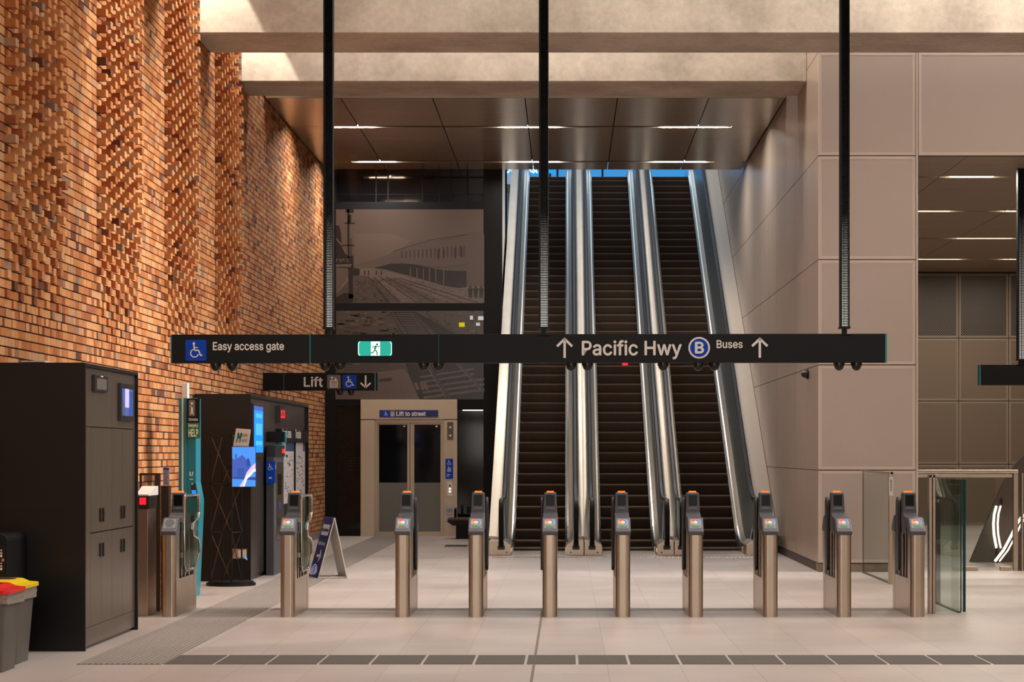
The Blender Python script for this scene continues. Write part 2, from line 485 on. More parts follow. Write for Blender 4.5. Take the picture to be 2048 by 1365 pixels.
# metal ceiling over the escalators, two slots
b = MB()
xs = [XL + .03, -3.817, -2.266, -.708, .851, 2.393, XR - .02]
ds = [35.05, 36.5, 38.06, 38.26, 39.6, 41.2, 42.62, 42.82, DL]
for i in range(6):
    for j in range(8):
        g0, g1 = xs[i] + .009, xs[i + 1] - .009
        if j in (2, 6):           # slot row: solid only at its two ends
            if i == 0: g1 = -4.42
            elif i == 5: g0 = 3.02
            else: continue
        b.use(0).box(g0, g1, ds[j] + .004, ds[j + 1] - .004, HC, HC + .05)
b.use(1).box(XL, XR, 35.07, DL - .01, HC + .16, HC + .4)
for d in (38.06, 42.62):
    b.box(-4.42, 3.02, d - .01, d, HC + .02, HC + .16); b.box(-4.42, 3.02, d + .2, d + .21, HC + .02, HC + .16)
b.use(0).box(XL + .03, XR - .02, 35.05, 35.07, HC, HC + .4)
struct(b, 'ceiling_metal', ['ceiling_metal', 'cabinet_seam'])
lamps = [(-4.38, -3.55, 38.06, 'slim recessed ceiling light in the front slot, end beside the brick wall'),
         (-1.2, -.15, 38.06, 'slim recessed ceiling light in the middle of the front slot'),
         (1.75, 2.95, 38.06, 'slim recessed ceiling light in the front slot, end beside the beige side wall'),
         (-4.3, -3.55, 42.62, 'slim recessed ceiling light in the rear slot, end above the lift photo mural'),
         (-1.2, -.15, 42.62, 'slim recessed ceiling light in the middle of the rear slot'),
         (1.75, 2.85, 42.62, 'slim recessed ceiling light in the rear slot, end above the right escalator')]
def area(name, loc, sx, sy, power, color, rot=(0, 0, 0), spread=PI):
    l = bpy.data.lights.new(name, 'AREA'); l.shape = 'RECTANGLE'; l.size = sx; l.size_y = sy; l.energy = power; l.color = color; l.spread = spread
    o = bpy.data.objects.new(name, l); COL.objects.link(o); o.location = loc; o.rotation_euler = rot
    return o
def spot(name, loc, target, power, color, angle, blend=.3, r=.05):
    l = bpy.data.lights.new(name, 'SPOT'); l.energy = power; l.color = color; l.spot_size = math.radians(angle); l.spot_blend = blend; l.shadow_soft_size = r
    o = bpy.data.objects.new(name, l); COL.objects.link(o); o.location = loc
    o.rotation_euler = (Vector(target) - Vector(loc)).to_track_quat('-Z', 'Y').to_euler()
    return o
WARM, WARMER, COOL = (1, .97, .935), (1, .9, .76), (.62, .8, 1)
for i, (x0, x1, d, lb) in enumerate(lamps):
    t = thing('ceiling_light', ((x0 + x1) / 2, d + .1, HC + .12), lb, 'ceiling light', 'slim ceiling lights over the escalators')
    c = MB(); c.box(x0, x1, d + .02, d + .18, HC + .11, HC + .155); c.build('housing', 'black_metal', t)
    c = MB(); c.box(x0 + .02, x1 - .02, d + .03, d + .17, HC + .05, HC + .108); c.build('diffuser', 'lamp_diffuser', t)
    area('ceiling_lamp', ((x0 + x1) / 2, d + .1, HC + .03), x1 - x0, .1, 60, WARM)

# escalator side wall with its plinth, and the beige panel wall with the opening to the far hall
ZS = [.13, 1.50, 3.05, 4.60, 6.13, 7.66, 9.2, 10.7]
b = MB()
b.use(0).box(XR + .006, XR + .2, DW + .07, 57, 0, 11.6)
dd = [DW + 1.52 * k for k in range(18)]
for z0, z1 in zip(ZS, ZS[1:]):
    for d0, d1 in zip(dd, dd[1:]):
        b.use(1).box(XR, XR + .1, d0 + (.056 if d0 == DW else .008), d1 - .008, z0 + .006, z1 - .006)
b.use(2).box(XR + .008, XR + .2, DW + .056, 57, 0, .12)
struct(b, 'wall_right', ['panel_joint', 'side_panel', 'granite_kerb'])
b = MB()
XO = 5.165                     # jamb of the opening
b.use(0).box(XR + .003, XO - .02, DW + .02, DW + .3, 0, 11.6); b.box(XO - .02, 12, DW + .01, DW + .3, 6.16, 11.6)
def panel(b, x0, x1, z0, z1, d, bw=.045):
    g = .007
    x0 += 0 if x0 == XR else g; x1 -= g; z0 += g; z1 -= g
    b.use(1)
    b.box(x0, x1, d, d + .05, z0, z0 + bw); b.box(x0, x1, d, d + .05, z1 - bw, z1)
    b.box(x0, x0 + bw, d, d + .05, z0 + bw, z1 - bw); b.box(x1 - bw, x1, d, d + .05, z0 + bw, z1 - bw)
    b.use(2).box(x0 + bw, x1 - bw, d + .001, d + .05, z0 + bw, z1 - bw)
for z0, z1 in zip(ZS, ZS[1:]): panel(b, XR, XO - .03, z0, z1, DW)
for z0, z1 in zip(ZS[4:], ZS[5:]):
    panel(b, XO, XO + 3.1, z0, z1, DW); panel(b, XO + 3.1, XO + 6.2, z0, z1, DW)
b.use(1).box(XO - .03, XO - .002, DW - .004, DW + .3, 0, 11.6)
b.use(3).box(XR + .001, XO - .03, DW + .012, DW + .3, 0, .12)
struct(b, 'wall_front', ['panel_joint', 'panel_border', 'panel_perforated', 'granite_kerb'])

# far hall behind the opening
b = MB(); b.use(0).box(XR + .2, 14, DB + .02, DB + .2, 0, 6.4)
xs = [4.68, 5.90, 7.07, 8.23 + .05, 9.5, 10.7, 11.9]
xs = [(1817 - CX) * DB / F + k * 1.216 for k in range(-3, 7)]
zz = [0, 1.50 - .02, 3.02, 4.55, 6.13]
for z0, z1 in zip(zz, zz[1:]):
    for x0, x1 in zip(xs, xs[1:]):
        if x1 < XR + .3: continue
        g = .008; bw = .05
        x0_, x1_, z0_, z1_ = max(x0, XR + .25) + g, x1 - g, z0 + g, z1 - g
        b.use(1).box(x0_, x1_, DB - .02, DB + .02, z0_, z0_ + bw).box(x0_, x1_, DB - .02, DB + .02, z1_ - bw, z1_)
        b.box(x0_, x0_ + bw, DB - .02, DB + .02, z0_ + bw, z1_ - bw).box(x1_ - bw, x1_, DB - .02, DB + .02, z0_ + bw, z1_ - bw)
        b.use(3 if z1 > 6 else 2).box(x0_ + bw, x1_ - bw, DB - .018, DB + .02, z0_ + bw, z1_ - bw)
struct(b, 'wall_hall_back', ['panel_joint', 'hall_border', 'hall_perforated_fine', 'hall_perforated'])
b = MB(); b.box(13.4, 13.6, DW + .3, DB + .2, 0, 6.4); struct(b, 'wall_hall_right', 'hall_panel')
slots = [33.2, 37.9, 42.7, 47.3]
b = MB()
cuts = [DW + .3] + [31.8]
d = 31.75
edges = [DW + .31, 31.75]
for s_ in slots: edges += [s_ - .09, s_ + .09, s_ + 1.6, s_ + 3.1]
edges = sorted(e for e in edges if e < DB) + [DB]
for d0, d1 in zip(edges, edges[1:]):
    if abs(d1 - d0 - .18) < .001: continue
    for k in range(5):
        x0 = XR + .2 + k * 2.05; b.use(0).box(x0 + .006, x0 + 2.044, d0 + .006, d1 - .006, 6.16, 6.2)
b.use(1).box(XR + .2, 13.6, DW + .31, DB, 6.34, 6.4)
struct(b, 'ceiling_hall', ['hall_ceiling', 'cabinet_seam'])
hl = [(0, 5.95, 7.1, 'front light strip in the far hall ceiling, nearest the beige header panel'),
      (1, 5.2, 7.05, 'light strip in the second slot of the far hall ceiling, left piece'),
      (1, 8.0, 9.2, 'light strip in the second slot of the far hall ceiling, beside the black post'),
      (2, 8.0, 9.2, 'light strip in the third slot of the far hall ceiling'),
      (3, 7.2, 9.0, 'light strip in the rear slot of the far hall ceiling, left piece'),
      (3, 9.9, 11.0, 'light strip in the rear slot of the far hall ceiling, beside the black post')]
hl[0] = (0, X(1898, 33.2), X(1992, 33.2), hl[0][3]); hl[1] = (1, X(1800, 37.9), X(1905, 37.9), hl[1][3]); hl[2] = (1, X(2005, 37.9), X(2110, 37.9), hl[2][3])
hl[3] = (2, X(1912, 42.7), X(2028, 42.7), hl[3][3]); hl[4] = (3, X(1800, 47.3), X(1925, 47.3), hl[4][3]); hl[5] = (3, X(2005, 47.3), X(2110, 47.3), hl[5][3])
for k, x0, x1, lb in hl:
    d = slots[k]
    t = thing('ceiling_light', ((x0 + x1) / 2, d, 6.3), lb, 'ceiling light', 'light strips in the far hall ceiling')
    c = MB(); c.box(x0, x1, d - .09, d + .09, 6.27, 6.335); c.build('housing', 'black_metal', t)
    c = MB(); c.box(x0 + .02, x1 - .02, d - .07, d + .07, 6.18, 6.268); c.build('diffuser', 'lamp_diffuser_cool', t)
    area('hall_lamp', ((x0 + x1) / 2, d, 6.15), x1 - x0, .1, 70, (1, .9, .78))

# floor inlays
b = MB(); x0, x1 = -4.06, -3.36
b.use(0).box(x0, x1, 17.2, DL - .1, 0, .003)
n = 15
for k in range(n):
    xx = x0 + (k + .5) * (x1 - x0) / n
    b.use(1).prism([(xx - .017, .003), (xx + .017, .003), (xx + .011, .009), (xx - .011, .009)], 'y', 17.2, DL - .1)
struct(b, 'floor_tactile_strip', ['stone_dark', 'stone_tactile'])
b = MB(); x = x1 + .005
while x < 10:
    b.box(x + .012, x + .418, 17.22, 17.98, 0, .004); x += .43
struct(b, 'floor_band', 'stone_dark')
b = MB(); b.box(-3.3, 3.9, 23.12, 23.46, 0, .002)
for k in range(46): b.box(-3.3 + k * .16, -3.24 + k * .16, 23.16, 23.42, .002, .003)
struct(b, 'floor_drain_channel', 'drain')
b = MB(); b.box(-.285, -.262, 14, 23.1, 0, .0015); struct(b, 'floor_joint', 'joint_dark')
b = MB(); b.box(X(890, 39.2), X(935, 39.2), 38.9, 39.6, 0, .004)
struct(b, 'floor_grille', 'cabinet_seam')

# ------------------------------------------------------------------ escalators
EC = [-.485, 1.07, 2.60]
A0, WT, ZTOP = 36.85, 1.2, 8.86
TAN = math.tan(math.radians(30))
D0 = A0 + WT / 2
DT = D0 + ZTOP / TAN
def nose(D):
    if D <= A0: return 0.
    if D < A0 + WT: return TAN * (D - A0) ** 2 / (2 * WT)
    if D < DT - .6: return TAN * (D - D0)
    if D < DT + .6: return ZTOP - TAN * (DT + .6 - D) ** 2 / 2.4
    return ZTOP
def dn(D):
    e = .05; return (nose(D + e) - nose(D - e)) / (2 * e)
path = [35.9, 36.3, 36.6, 36.85] + [36.85 + .15 * k for k in range(1, 9)] + [38.05 + (DT - .6 - 38.05) * k / 8 for k in range(1, 9)] + [DT - .6 + .2 * k for k in range(1, 7)] + [DT + 2.]
step_mesh = None
HR = .64                                                   # handrail offset
esc_label = ['leftmost of the three escalators, beside the lift photo mural', 'middle one of the three escalators, between two others', 'rightmost of the three escalators, beside the beige side wall']
for e, cx in enumerate(EC):
    t = thing('escalator', (cx, 36.4, 0), 'steep escalator with dark steps, ' + esc_label[e], 'escalator', 'escalators up to the street')
    # steps
    D = 36.5; k = 0
    while D < DT + .1 and k < 60:
        z = nose(D)
        if step_mesh is None:
            m_ = MB(); hw = .45
            m_.use(1)
            for q in range(60):
                u = -hw + (q + .5) * 2 * hw / 60
                m_.box(u - .0042, u + .0042, 0, .40, -.012, 0)
            m_.box(-hw, hw, .004, .40, -.03, -.012)
            m_.use(0)
            prof = [(.0, -.012), (.006, -.05), (.022, -.13), (.05, -.215)]
            for q in range(60):
                u = -hw + (q + .5) * 2 * hw / 60
                for (ya, za), (yb, zb) in zip(prof, prof[1:]):
                    m_.quad((u - .004, ya, za), (u - .004, yb, zb), (u + .004, yb, zb), (u + .004, ya, za))
                    m_.quad((u + .004, ya, za), (u + .004, yb, zb), (u + .011, yb + .007, zb), (u + .011, ya + .007, za))
            m_.box(-hw, hw, .06, .4, -.24, -.03)
            so = m_.build('step', ['step_riser', 'step_tread']); step_mesh = so.data; bpy.data.objects.remove(so)
        s_ = bpy.data.objects.new('step', step_mesh); COL.objects.link(s_); s_.parent = t
        s_.location = (0, D - 36.4, z)
        # .405 m along the band
        D += .405 * math.cos(math.atan(dn(D + .17))); k += 1
    left_out = .885 if e == 0 else (EC[e] - EC[e - 1]) / 2
    right_out = 1.095 if e == 2 else (EC[e + 1] - EC[e]) / 2
    for sg, out in ((-1, left_out), (1, right_out)):
        wide = .09 if e == 2 and sg > 0 else 0.
        sx = lambda u: cx + sg * u
        HR = .64 + wide
        pth = path[1:]
        def sweep(prof, ds=pth, clos=True):
            mb = MB(); rings = []
            for D in ds:
                ring = [(sx(u), D, nose(D) + h) for u, h in prof]
                rings.append(ring if sg > 0 else ring[::-1])
            return mb.loft(rings, clos, clos)
        sweep([(.453, -.25), (.47, -.25), (.47, .11), (.453, .11)]).build('skirt_panel', 'steel_bright', t)
        sweep([(.453, .11), (.47, .11), (.515, .15), (.515, .165), (.49, .155)]).build('skirt_trim', 'steel_bright', t)
        sweep([(.515, .15), (.53, .14), (.60, .20), (.585, .215)]).build('inner_deck', 'steel', t)
        sweep([(.585, .2), (.60, .2), (.625 + wide, .86), (.61 + wide, .86)]).build('balustrade', 'steel_balustrade', t)
        oz = .84 if not (e == 2 and sg > 0) else .12
        if True:
            o2 = out - .002
            zb_ = lambda D: min(nose(D), TAN * (D - D0)) if D < DT - .6 else nose(D)
            dk = [q for q in pth if q > 36.5]
            mb = MB(); rings = []
            for D in [36.44] + dk:
                ring = [(sx(u), D, zb_(D) + h) for u, h in ((.60 + wide, .76), (.64 + wide, .82), (.665 + wide, .85), (.70 + wide, .862), ((.7 + wide + o2) / 2, .878), (o2, .88), (o2, .80))]
                rings.append(ring if sg > 0 else ring[::-1])
            mb.loft(rings); mb.build('outer_deck', 'side_cladding' if wide else 'steel_deck', t, smooth=True)
            mb = MB(); mb.loft([[(sx(o2 - .02), D, 0.), (sx(o2), D, 0.), (sx(o2), D, zb_(D) + .84), (sx(o2 - .02), D, zb_(D) + .84)] for D in [36.44] + dk]).build('outer_cladding', 'steel_deck', t)
        # handrail: down the incline, level over the newel, round its nose and into the boot
        hp = []
        for D in reversed([q for q in path if q > 37.0]): hp.append((D, nose(D) + .93))
        hp += [(36.7, .945), (36.3, .95), (35.9, .95)]
        for a in range(0, 91, 15): hp.append((35.68 - .28 * math.sin(math.radians(a)), .67 + .28 * math.cos(math.radians(a))))
        hp += [(35.40, .55), (35.41, .42), (35.44, .3), (35.50, .2), (35.58, .16)]
        rings = []
        for i, (D, z) in enumerate(hp):
            a_ = hp[max(i - 1, 0)]; b_ = hp[min(i + 1, len(hp) - 1)]
            ty, tz = b_[0] - a_[0], b_[1] - a_[1]; L = math.hypot(ty, tz); ty /= L; tz /= L
            ny, nz = tz, -ty                                 # outward (up on the level run)
            if nz < 0 and i < 5: ny, nz = -ny, -nz
            sec = [(-.04, -.012), (-.038, .014), (-.022, .026), (.022, .026), (.038, .014), (.04, -.012), (.03, -.02), (-.03, -.02)]
            rings.append([(sx(HR) + u, D + ny * h, z + nz * h) for u, h in sec])
        mb = MB(); mb.loft(rings); mb.build('handrail', 'handrail_rubber', t, smooth=True)
        # newel plate inside the handrail loop
        poly = [(36.9, .2), (36.9, .93), (36.3, .93), (35.85, .93)] + [(35.68 - .255 * math.sin(math.radians(a)), .67 + .255 * math.cos(math.radians(a))) for a in range(15, 91, 15)] + [(35.43, .4), (35.5, .25), (35.6, .2)]
        mb = MB(); mb.prism(poly, 'x', sx(HR - .028), sx(HR + .012)); mb.build('newel_plate', 'steel_balustrade', t)
        # base box with chamfered shoulders
        o3 = min(out, .86)
        pf = [(.47, .0), (o3 + wide - .004, 0), (o3 + wide - .004, .245), (.585, .245), (.47, .17)]
        mb = MB(); mb.prism([(sx(u), z) for u, z in (pf if sg > 0 else pf[::-1])], 'y', 35.62, 36.7); nb = mb.build('newel_base', 'steel', t, bevel=.006)
        mb = MB(); mb.box(sx(HR) - .06, sx(HR) + .06, 35.56, 35.64, .10, .17).box(sx(HR) - .045, sx(HR) + .045, 35.5, 35.62, .16, .24); mb.build('handrail_boot', 'rubber', nb, bevel=.01)
        mb = MB(); mb.cyl((sx(HR - .09), 35.612, .05), .014, .01, 12, axis='y'); mb.build('key_switch', 'rubber', nb)
        if sg < 0 and e == 0 or sg > 0 and e < 2:
            mb = MB(); mb.box(sx(.478), sx(.468), 35.68, 35.74, .06, .12); mb.build('indicator_light', 'led_white', nb)
    mb = MB(); mb.use(0).box(cx - .455, cx + .455, 36.1, 36.52, 0, .012)
    for q in range(20): mb.use(1).box(cx - .44 + q * .0445, cx - .42 + q * .0445, 36.12, 36.5, .012, .015)
    mb.build('comb_plate', ['steel_deck', 'step_tread'], t)
    # white tactile studs in front
    b = MB()
    for r_ in range(4):
        for q in range(22): b.cyl((cx - .75 + q * .069 + (r_ % 2) * .03, 34.75 + r_ * .075, 0), .018, .006, 8, .013)
    b.build('floor_tactile_studs', 'steel_bright')['kind'] = 'structure'

# upper landing beyond the escalators, sky-lit
b = MB(); b.box(-5.4, 6, DT + 2.0, 75, 8.6, 8.84); struct(b, 'floor_upper', 'concrete')
t = thing('station_sign', (X(1082, 57), 57, 9.2), 'bright blue sign with white lettering at the top of the leftmost escalator', 'sign')
fn = lambda u, v, h: (X(u, 57), 57 - .02 - h, Z(v, 57))
b = MB(); b.box(X(985, 57), X(1110, 57), 56.98, 57.1, Z(347, 57), Z(310, 57)); b.build('board', 'west_blue', t)
text('Crows Nest', 'lettering', 'led_white', fn, 996, 1075, 346, 329, t, .02)
b = MB(); b.box(X(1030, 57), X(1034, 57), 57.0, 57.1, 8.84, 9.9); b.build('leg', 'black_metal', t)
b = MB(); b.box(X(1098, 57), X(1102, 57), 57.0, 57.1, 8.84, 9.9); b.build('leg', 'black_metal', t)
b = MB()
for k in range(7): b.box(-1.6 + k * 1.3, -1.55 + k * 1.3, 60, 60.1, 8.84, 12)
b.use(1).box(-1.6, 6.3, 60.03, 60.06, 8.84, 12)
struct(b, 'window_1', ['lift_frame', 'glazing_blue'])

# ------------------------------------------------------------------ lift shaft with the printed photograph, lift
S = DL / F
b = MB()
b.use(0)
yb = DL + 3.6
fx0, fx1 = XL + .02, X(1004, DL)
def fr(px0, px1, py0, py1, d0=0., d1=.12): b.box(X(px0, DL), X(px1, DL), DL + d0, DL + d1, Z(py1, DL), Z(py0, DL))
fr(648, 672, 300, 1075); fr(967, 1004, 300, 1075)
fr(672, 967, 404, 419); fr(672, 967, 607, 622)
fr(672, 722, 800, 812); fr(913, 967, 800, 820); fr(672, 722, 1058, 1076); fr(913, 967, 1058, 1076)
for px in (752, 776, 845, 878, 902, 935): fr(px - 1.2, px + 1.2, 300, 404, .02, .1)
fr(672, 967, 388, 389, .02, .1)
for d0 in (DL + .12, yb - .12): b.box(fx1 - .12, fx1, d0, d0 + .12, 0, 9.5)
b.box(fx0, fx1, yb, yb + .1, 0, 9.5)
b.box(fx1 - .1, fx1, DL + .2, yb, 4.7, 4.9)
b.use(1)
b.box(X(672, DL), X(967, DL), DL + .03, DL + .06, Z(404, DL), Z(300, DL))
b.box(X(672, DL), X(722, DL), DL + .05, DL + .08, Z(1058, DL), Z(812, DL)); b.box(X(913, DL), X(967, DL), DL + .05, DL + .08, Z(1058, DL), Z(820, DL))
b.box(fx1 - .05, fx1 - .02, DL + .24, yb - .12, 0, 9.5)
b.use(2).box(X(925, DL), X(966, DL), DL + .035, DL + .05, Z(822, DL), Z(820, DL))
b.use(3)
for px in (699, 703, 707): 
    for py in (917, 922, 928, 934, 940): b.box(X(px - .6, DL), X(px + .6, DL), DL + .045, DL + .05, Z(py + .8, DL), Z(py - .8, DL))
struct(b, 'wall_lift_shaft', ['lift_frame', 'lift_glass', 'led_white', 'steel_dark'])

# printed photograph, two panes
t = thing('photo_mural', (X(820, DL), DL, Z(800, DL)), 'sepia printed photograph of street tramworks on glass above the lift doors', 'mural')
class Print(Decal):
    def __init__(s): super().__init__(lambda u, v, h: (X(u, DL), DL - .004 - h, Z(v, DL))); s.lv = 0
    def lay(s, tone): s.lv += 1; s.tone = tone; s.h0 = .0; s.h1 = .0006 * s.lv; return s
    def poly(s, pts):
        n = len(pts); return s.add([s.fn(u, v, s.h1) for u, v in pts], [list(range(n))])
A = lambda x, y: (660 + x / 5.056, 400 + y / 5.056)
B = lambda x, y: (660 + x / 6.024, 720 + y / 6.024)
p = Print()
p.lay(.60).rect(672, 967, 419, 607)
p.lay(.66).poly([A(240, 340), A(620, 340), A(820, 420), A(640, 540), A(240, 660)])
p.lay(.57).poly([A(440, 640), A(640, 520), A(900, 430), A(1400, 350), A(1560, 350), A(1560, 860), A(1150, 880), A(800, 700)])
p.lay(.72).poly([A(240, 700), A(450, 690), A(800, 780), A(1400, 880), A(1560, 870), A(1560, 1040), A(60, 1040), A(60, 960)])
p.lay(.5).poly([A(240, 760), A(380, 770), A(620, 1045), A(60, 1045), A(60, 960)])
p.lay(.34)
for q in range(16): x = 720 + q * 42; p.rect(A(x, 0)[0], A(x + 14, 0)[0], A(0, 590 - q * 1)[1], A(0, 520 - q * 4)[1])
p.stroke([A(640, 520), A(1040, 400), A(1400, 350)], 1.4); p.stroke([A(1100, 410), A(1560, 320)], .6); p.stroke([A(700, 640), A(1150, 690), A(1400, 650)], .9)
p.lay(.2)
for x, y0, y1 in ((1095, 500, 600), (1150, 510, 590), (1265, 490, 590), (1330, 480, 580)): p.rect(A(x - 8, 0)[0], A(x + 10, 0)[0], A(0, y1)[1], A(0, y0)[1])
p.lay(.12).poly([A(440, 690), A(620, 645), A(830, 650), A(1150, 715), A(1380, 720), A(1380, 880), A(1290, 890), A(1150, 870), A(820, 770), A(560, 700)])
p.lay(.62)
for x, y1 in ((815, 850), (880, 830), (945, 850), (1005, 870), (1070, 880), (1150, 910)): p.rect(A(x - 5, 0)[0], A(x + 5, 0)[0], A(0, y1)[1], A(0, 690)[1])
p.lay(.28)
for a, c in (((390, 770), (580, 1040)), ((440, 775), (700, 1040)), ((490, 770), (880, 1040)), ((560, 775), (1060, 1040)), ((640, 790), (1330, 1040)), ((700, 790), (1500, 1040))): p.stroke([A(*a), A(*c)], 1.1)
for q in range(20):
    y = 800 + q * 12; p.stroke([A(410 + q * 8, y), A(470 + q * 13, y - 4)], .7); p.stroke([A(540 + q * 19, y), A(640 + q * 26, y - 6)], .6)
p.lay(.06).poly([A(60, 260), A(90, 255), A(110, 320), A(120, 480), A(150, 540), A(200, 580), A(235, 560), A(240, 690), A(300, 700), A(300, 760), A(230, 770), A(235, 1000), A(190, 1000), A(185, 690), A(60, 680)])
p.poly([A(175, 95), A(195, 95), A(200, 590), A(180, 590)]); p.rect(A(160, 0)[0], A(240, 0)[0], A(0, 130)[1], A(0, 95)[1]); p.rect(A(150, 0)[0], A(250, 0)[0], A(0, 242)[1], A(0, 230)[1]); p.rect(A(185, 0)[0], A(215, 0)[0], A(0, 230)[1], A(0, 150)[1])
p.rect(A(120, 0)[0], A(250, 0)[0], A(0, 464)[1], A(0, 456)[1]); p.rect(A(210, 0)[0], A(217, 0)[0], A(0, 580)[1], A(0, 390)[1])
p.poly([A(60, 1040), A(60, 990), A(150, 940), A(240, 960), A(230, 1040)])
for x in (1420, 1475, 1530):
    p.disc(*A(x, 880), 2.2, 10); p.poly([A(x - 26, 895), A(x + 24, 895), A(x + 18, 945), A(x + 14, 995), A(x + 4, 995), A(x, 950), A(x - 8, 990), A(x - 20, 990), A(x - 18, 940)])
for x in (352, 390, 470, 520): p.rect(A(x - 5, 0)[0], A(x + 5, 0)[0], A(0, 760)[1], A(0, 715)[1])
p.lay(.66)
p.poly([A(60, 655), A(225, 650), A(205, 680), A(60, 678)]); p.poly([A(65, 380), A(120, 450), A(115, 465), A(62, 400)])
p.lay(.4); rr = random.Random(3)
for q in range(160):
    x, y = rr.uniform(240, 620), rr.uniform(800, 1035); p.tone = rr.uniform(.12, .75)
    p.rect(A(x, 0)[0], A(x + rr.uniform(4, 26), 0)[0], A(0, y + rr.uniform(2, 8))[1], A(0, y)[1])
for q in range(160):
    x, y = rr.uniform(640, 1380), rr.uniform(820, 1035); p.tone = rr.uniform(.3, .7)
    p.rect(A(x, 0)[0], A(x + rr.uniform(4, 30), 0)[0], A(0, y + rr.uniform(2, 5))[1], A(0, y)[1])
up = p.build('upper_print', 'mural_print', t)
pfn = lambda u, v, h: (X(u, DL), DL - .012, Z(v, DL))
text('PERS', 'lettering', 'paper', pfn, A(64, 0)[0], A(190, 0)[0], A(0, 630)[1], A(0, 600)[1], up, .01)
p = Print()
p.lay(.5).rect(672, 967, 622, 799.5)
p.lay(.22); 
for q in range(320):
    x, y = rr.uniform(672, 960), rr.uniform(622, 730); p.tone = rr.choice((.1, .15, .25, .45, .65, .7))
    wd = rr.uniform(2, 22) if x < 780 else rr.uniform(2, 8)
    p.rect(x, min(967, x + wd), y + rr.uniform(.8, 4), y)
p.lay(.12).poly([A(600, 1135), A(860, 1130), A(1300, 1365), A(1380, 1500), (840, 728), A(730, 1365)])
p.poly([B(910, 40), B(1840, 40), B(1850, 478), B(1080, 478), B(960, 200)])
p.lay(.72).poly([B(65, 150), B(560, 150), B(900, 110), B(960, 200), B(1080, 478), B(65, 478)])
p.lay(.66)
for q in range(22): y = 1150 + q * 17.; p.stroke([A(590 + q * 13, y + 6), A(860 + q * 18, y)], .9 + q * .05)
for q in range(5):
    y = 170 + q * 62; p.stroke([B(1080 + q * 12, y + 40), B(1860 if q > 1 else 1740, y - 60)], 3.6 + q * .3)
p.lay(.3).poly([B(590, 232), B(745, 215), B(745, 255), B(590, 270)])
for q in range(240):
    x, y = rr.uniform(70, 1000), rr.uniform(300, 468); p.tone = rr.uniform(.5, .8); a = B(x, y); p.rect(a[0], a[0] + rr.uniform(.6, 3), a[1] + rr.uniform(.4, 1.4), a[1])
p.lay(.08)
for a, c, wd in ((A(640, 1140), A(790, 1365), 2.2), (A(820, 1140), A(1010, 1365), 2.2), (B(1180, 60), B(1427, 455), 6.5), (B(1540, 45), B(1855, 385), 5.5), (A(960, 1150), A(1290, 1365), 1.8)): p.stroke([a, c], wd)
p.lay(.7)
for a, c, wd in ((A(632, 1140), A(780, 1365), 1.0), (A(812, 1140), A(1000, 1365), 1.0), (B(1165, 70), B(1396, 455), 2.6), (B(1190, 62), B(1440, 470), 1.4), (B(1525, 45), B(1853, 400), 2.2), (B(1555, 45), B(1853, 365), 1.2), (A(950, 1150), A(1280, 1365), .9)): p.stroke([a, c], wd)
for x in (1010, 1075, 1120): p.poly([B(x, 280), B(x + 38, 270), B(x + 70, 360), B(x + 34, 366)])
lo = p.build('lower_print', 'mural_print', t)
q = Decal(lambda u, v, h: (X(u, DL), DL - .014 - h, Z(v, DL)))
q.rect(918, 929.5, 654.5, 645.5); q.build('yellow_note', 'note_yellow', lo)['label'] = 'yellow paper note'
for r4 in ((952, 960, 652, 646), (940, 946, 640, 632), (956, 967, 641, 633)):
    q = Decal(q.fn); q.rect(*r4); q.build('pale_note', 'note_white', lo)['label'] = 'pale paper note'

# lift
t = thing('lift', (X(818, DL), DL, 0), 'lift with a beige metal portal and double glazed doors under the photo mural', 'lift')
fn = lambda u, v, h: (X(u, DL), DL - .1 - h, Z(v, DL))
b = MB()
def lb(b, px0, px1, py0, py1, d0, d1): return b.box(X(px0, DL), X(px1, DL), DL + d0, DL + d1, Z(py1, DL), Z(py0, DL))
lb(b, 722, 750, 841, 1075.9, -.1, .1); lb(b, 888, 915, 841, 1075.9, -.1, .1); lb(b, 722, 915, 800, 839.5, -.1, .1)
po = b.build('portal', 'lift_portal', t, bevel=.006)
b = MB(); lb(b, 750, 888, 839.5, 846, -.05, .1); lb(b, 750, 755, 846, 1075.5, -.05, .1); lb(b, 884, 888, 846, 1075.5, -.05, .1); b.build('door_frame', 'door_steel', t)
for px0, px1 in ((755, 819.5), (820.5, 884)):
    b = MB()
    lb(b, px0, px0 + (3 if px0 < 800 else 8), 846, 1075, 0, .05); lb(b, px1 - (5 if px0 < 800 else 3), px1, 846, 1075, 0, .05)
    lb(b, px0, px1, 846, 850, .001, .049); lb(b, px0, px1, 1064, 1075, .001, .049)
    d_ = b.build('door', 'door_steel', t)
    g = MB(); lb(g, px0 + 3, px1 - 3, 850, 966, .015, .03); g.build('pane', 'lift_glass', d_)
    g = MB(); lb(g, px0 + 3, px1 - 3, 966, 1064, .014, .03); g.build('frosted_pane', 'lift_frosted', d_)['label'] = 'frosted lower pane'
    g = MB(); lb(g, px1 - 13, px1 - 9, 852, 854.5, .01, .014); g.build('pane_clip', 'steel_bright', d_)
b = MB(); lb(b, 760, 877, 821, 835, -.12, -.1); sg_ = b.build('name_sign', 'navy', t)
fns = lambda u, v, h: (X(u, DL), DL - .12 - h, Z(v, DL))
q = Decal(fns); q.rect(767, 779, 834.5, 822); q.build('blue_square', 'sign_blue', sg_)
q = Decal(fns, .002, .004); q.fn = lambda u, v, h: (X(773 + u, DL), DL - .12 - h, Z(828.3 - v, DL)); q.wheelchair(0, 0, 9); q.build('access_symbol', 'sign_white', sg_)
q = Decal(fns); q.rect(781, 791, 834.5, 822); q.build('grey_square', 'sign_grey', sg_)
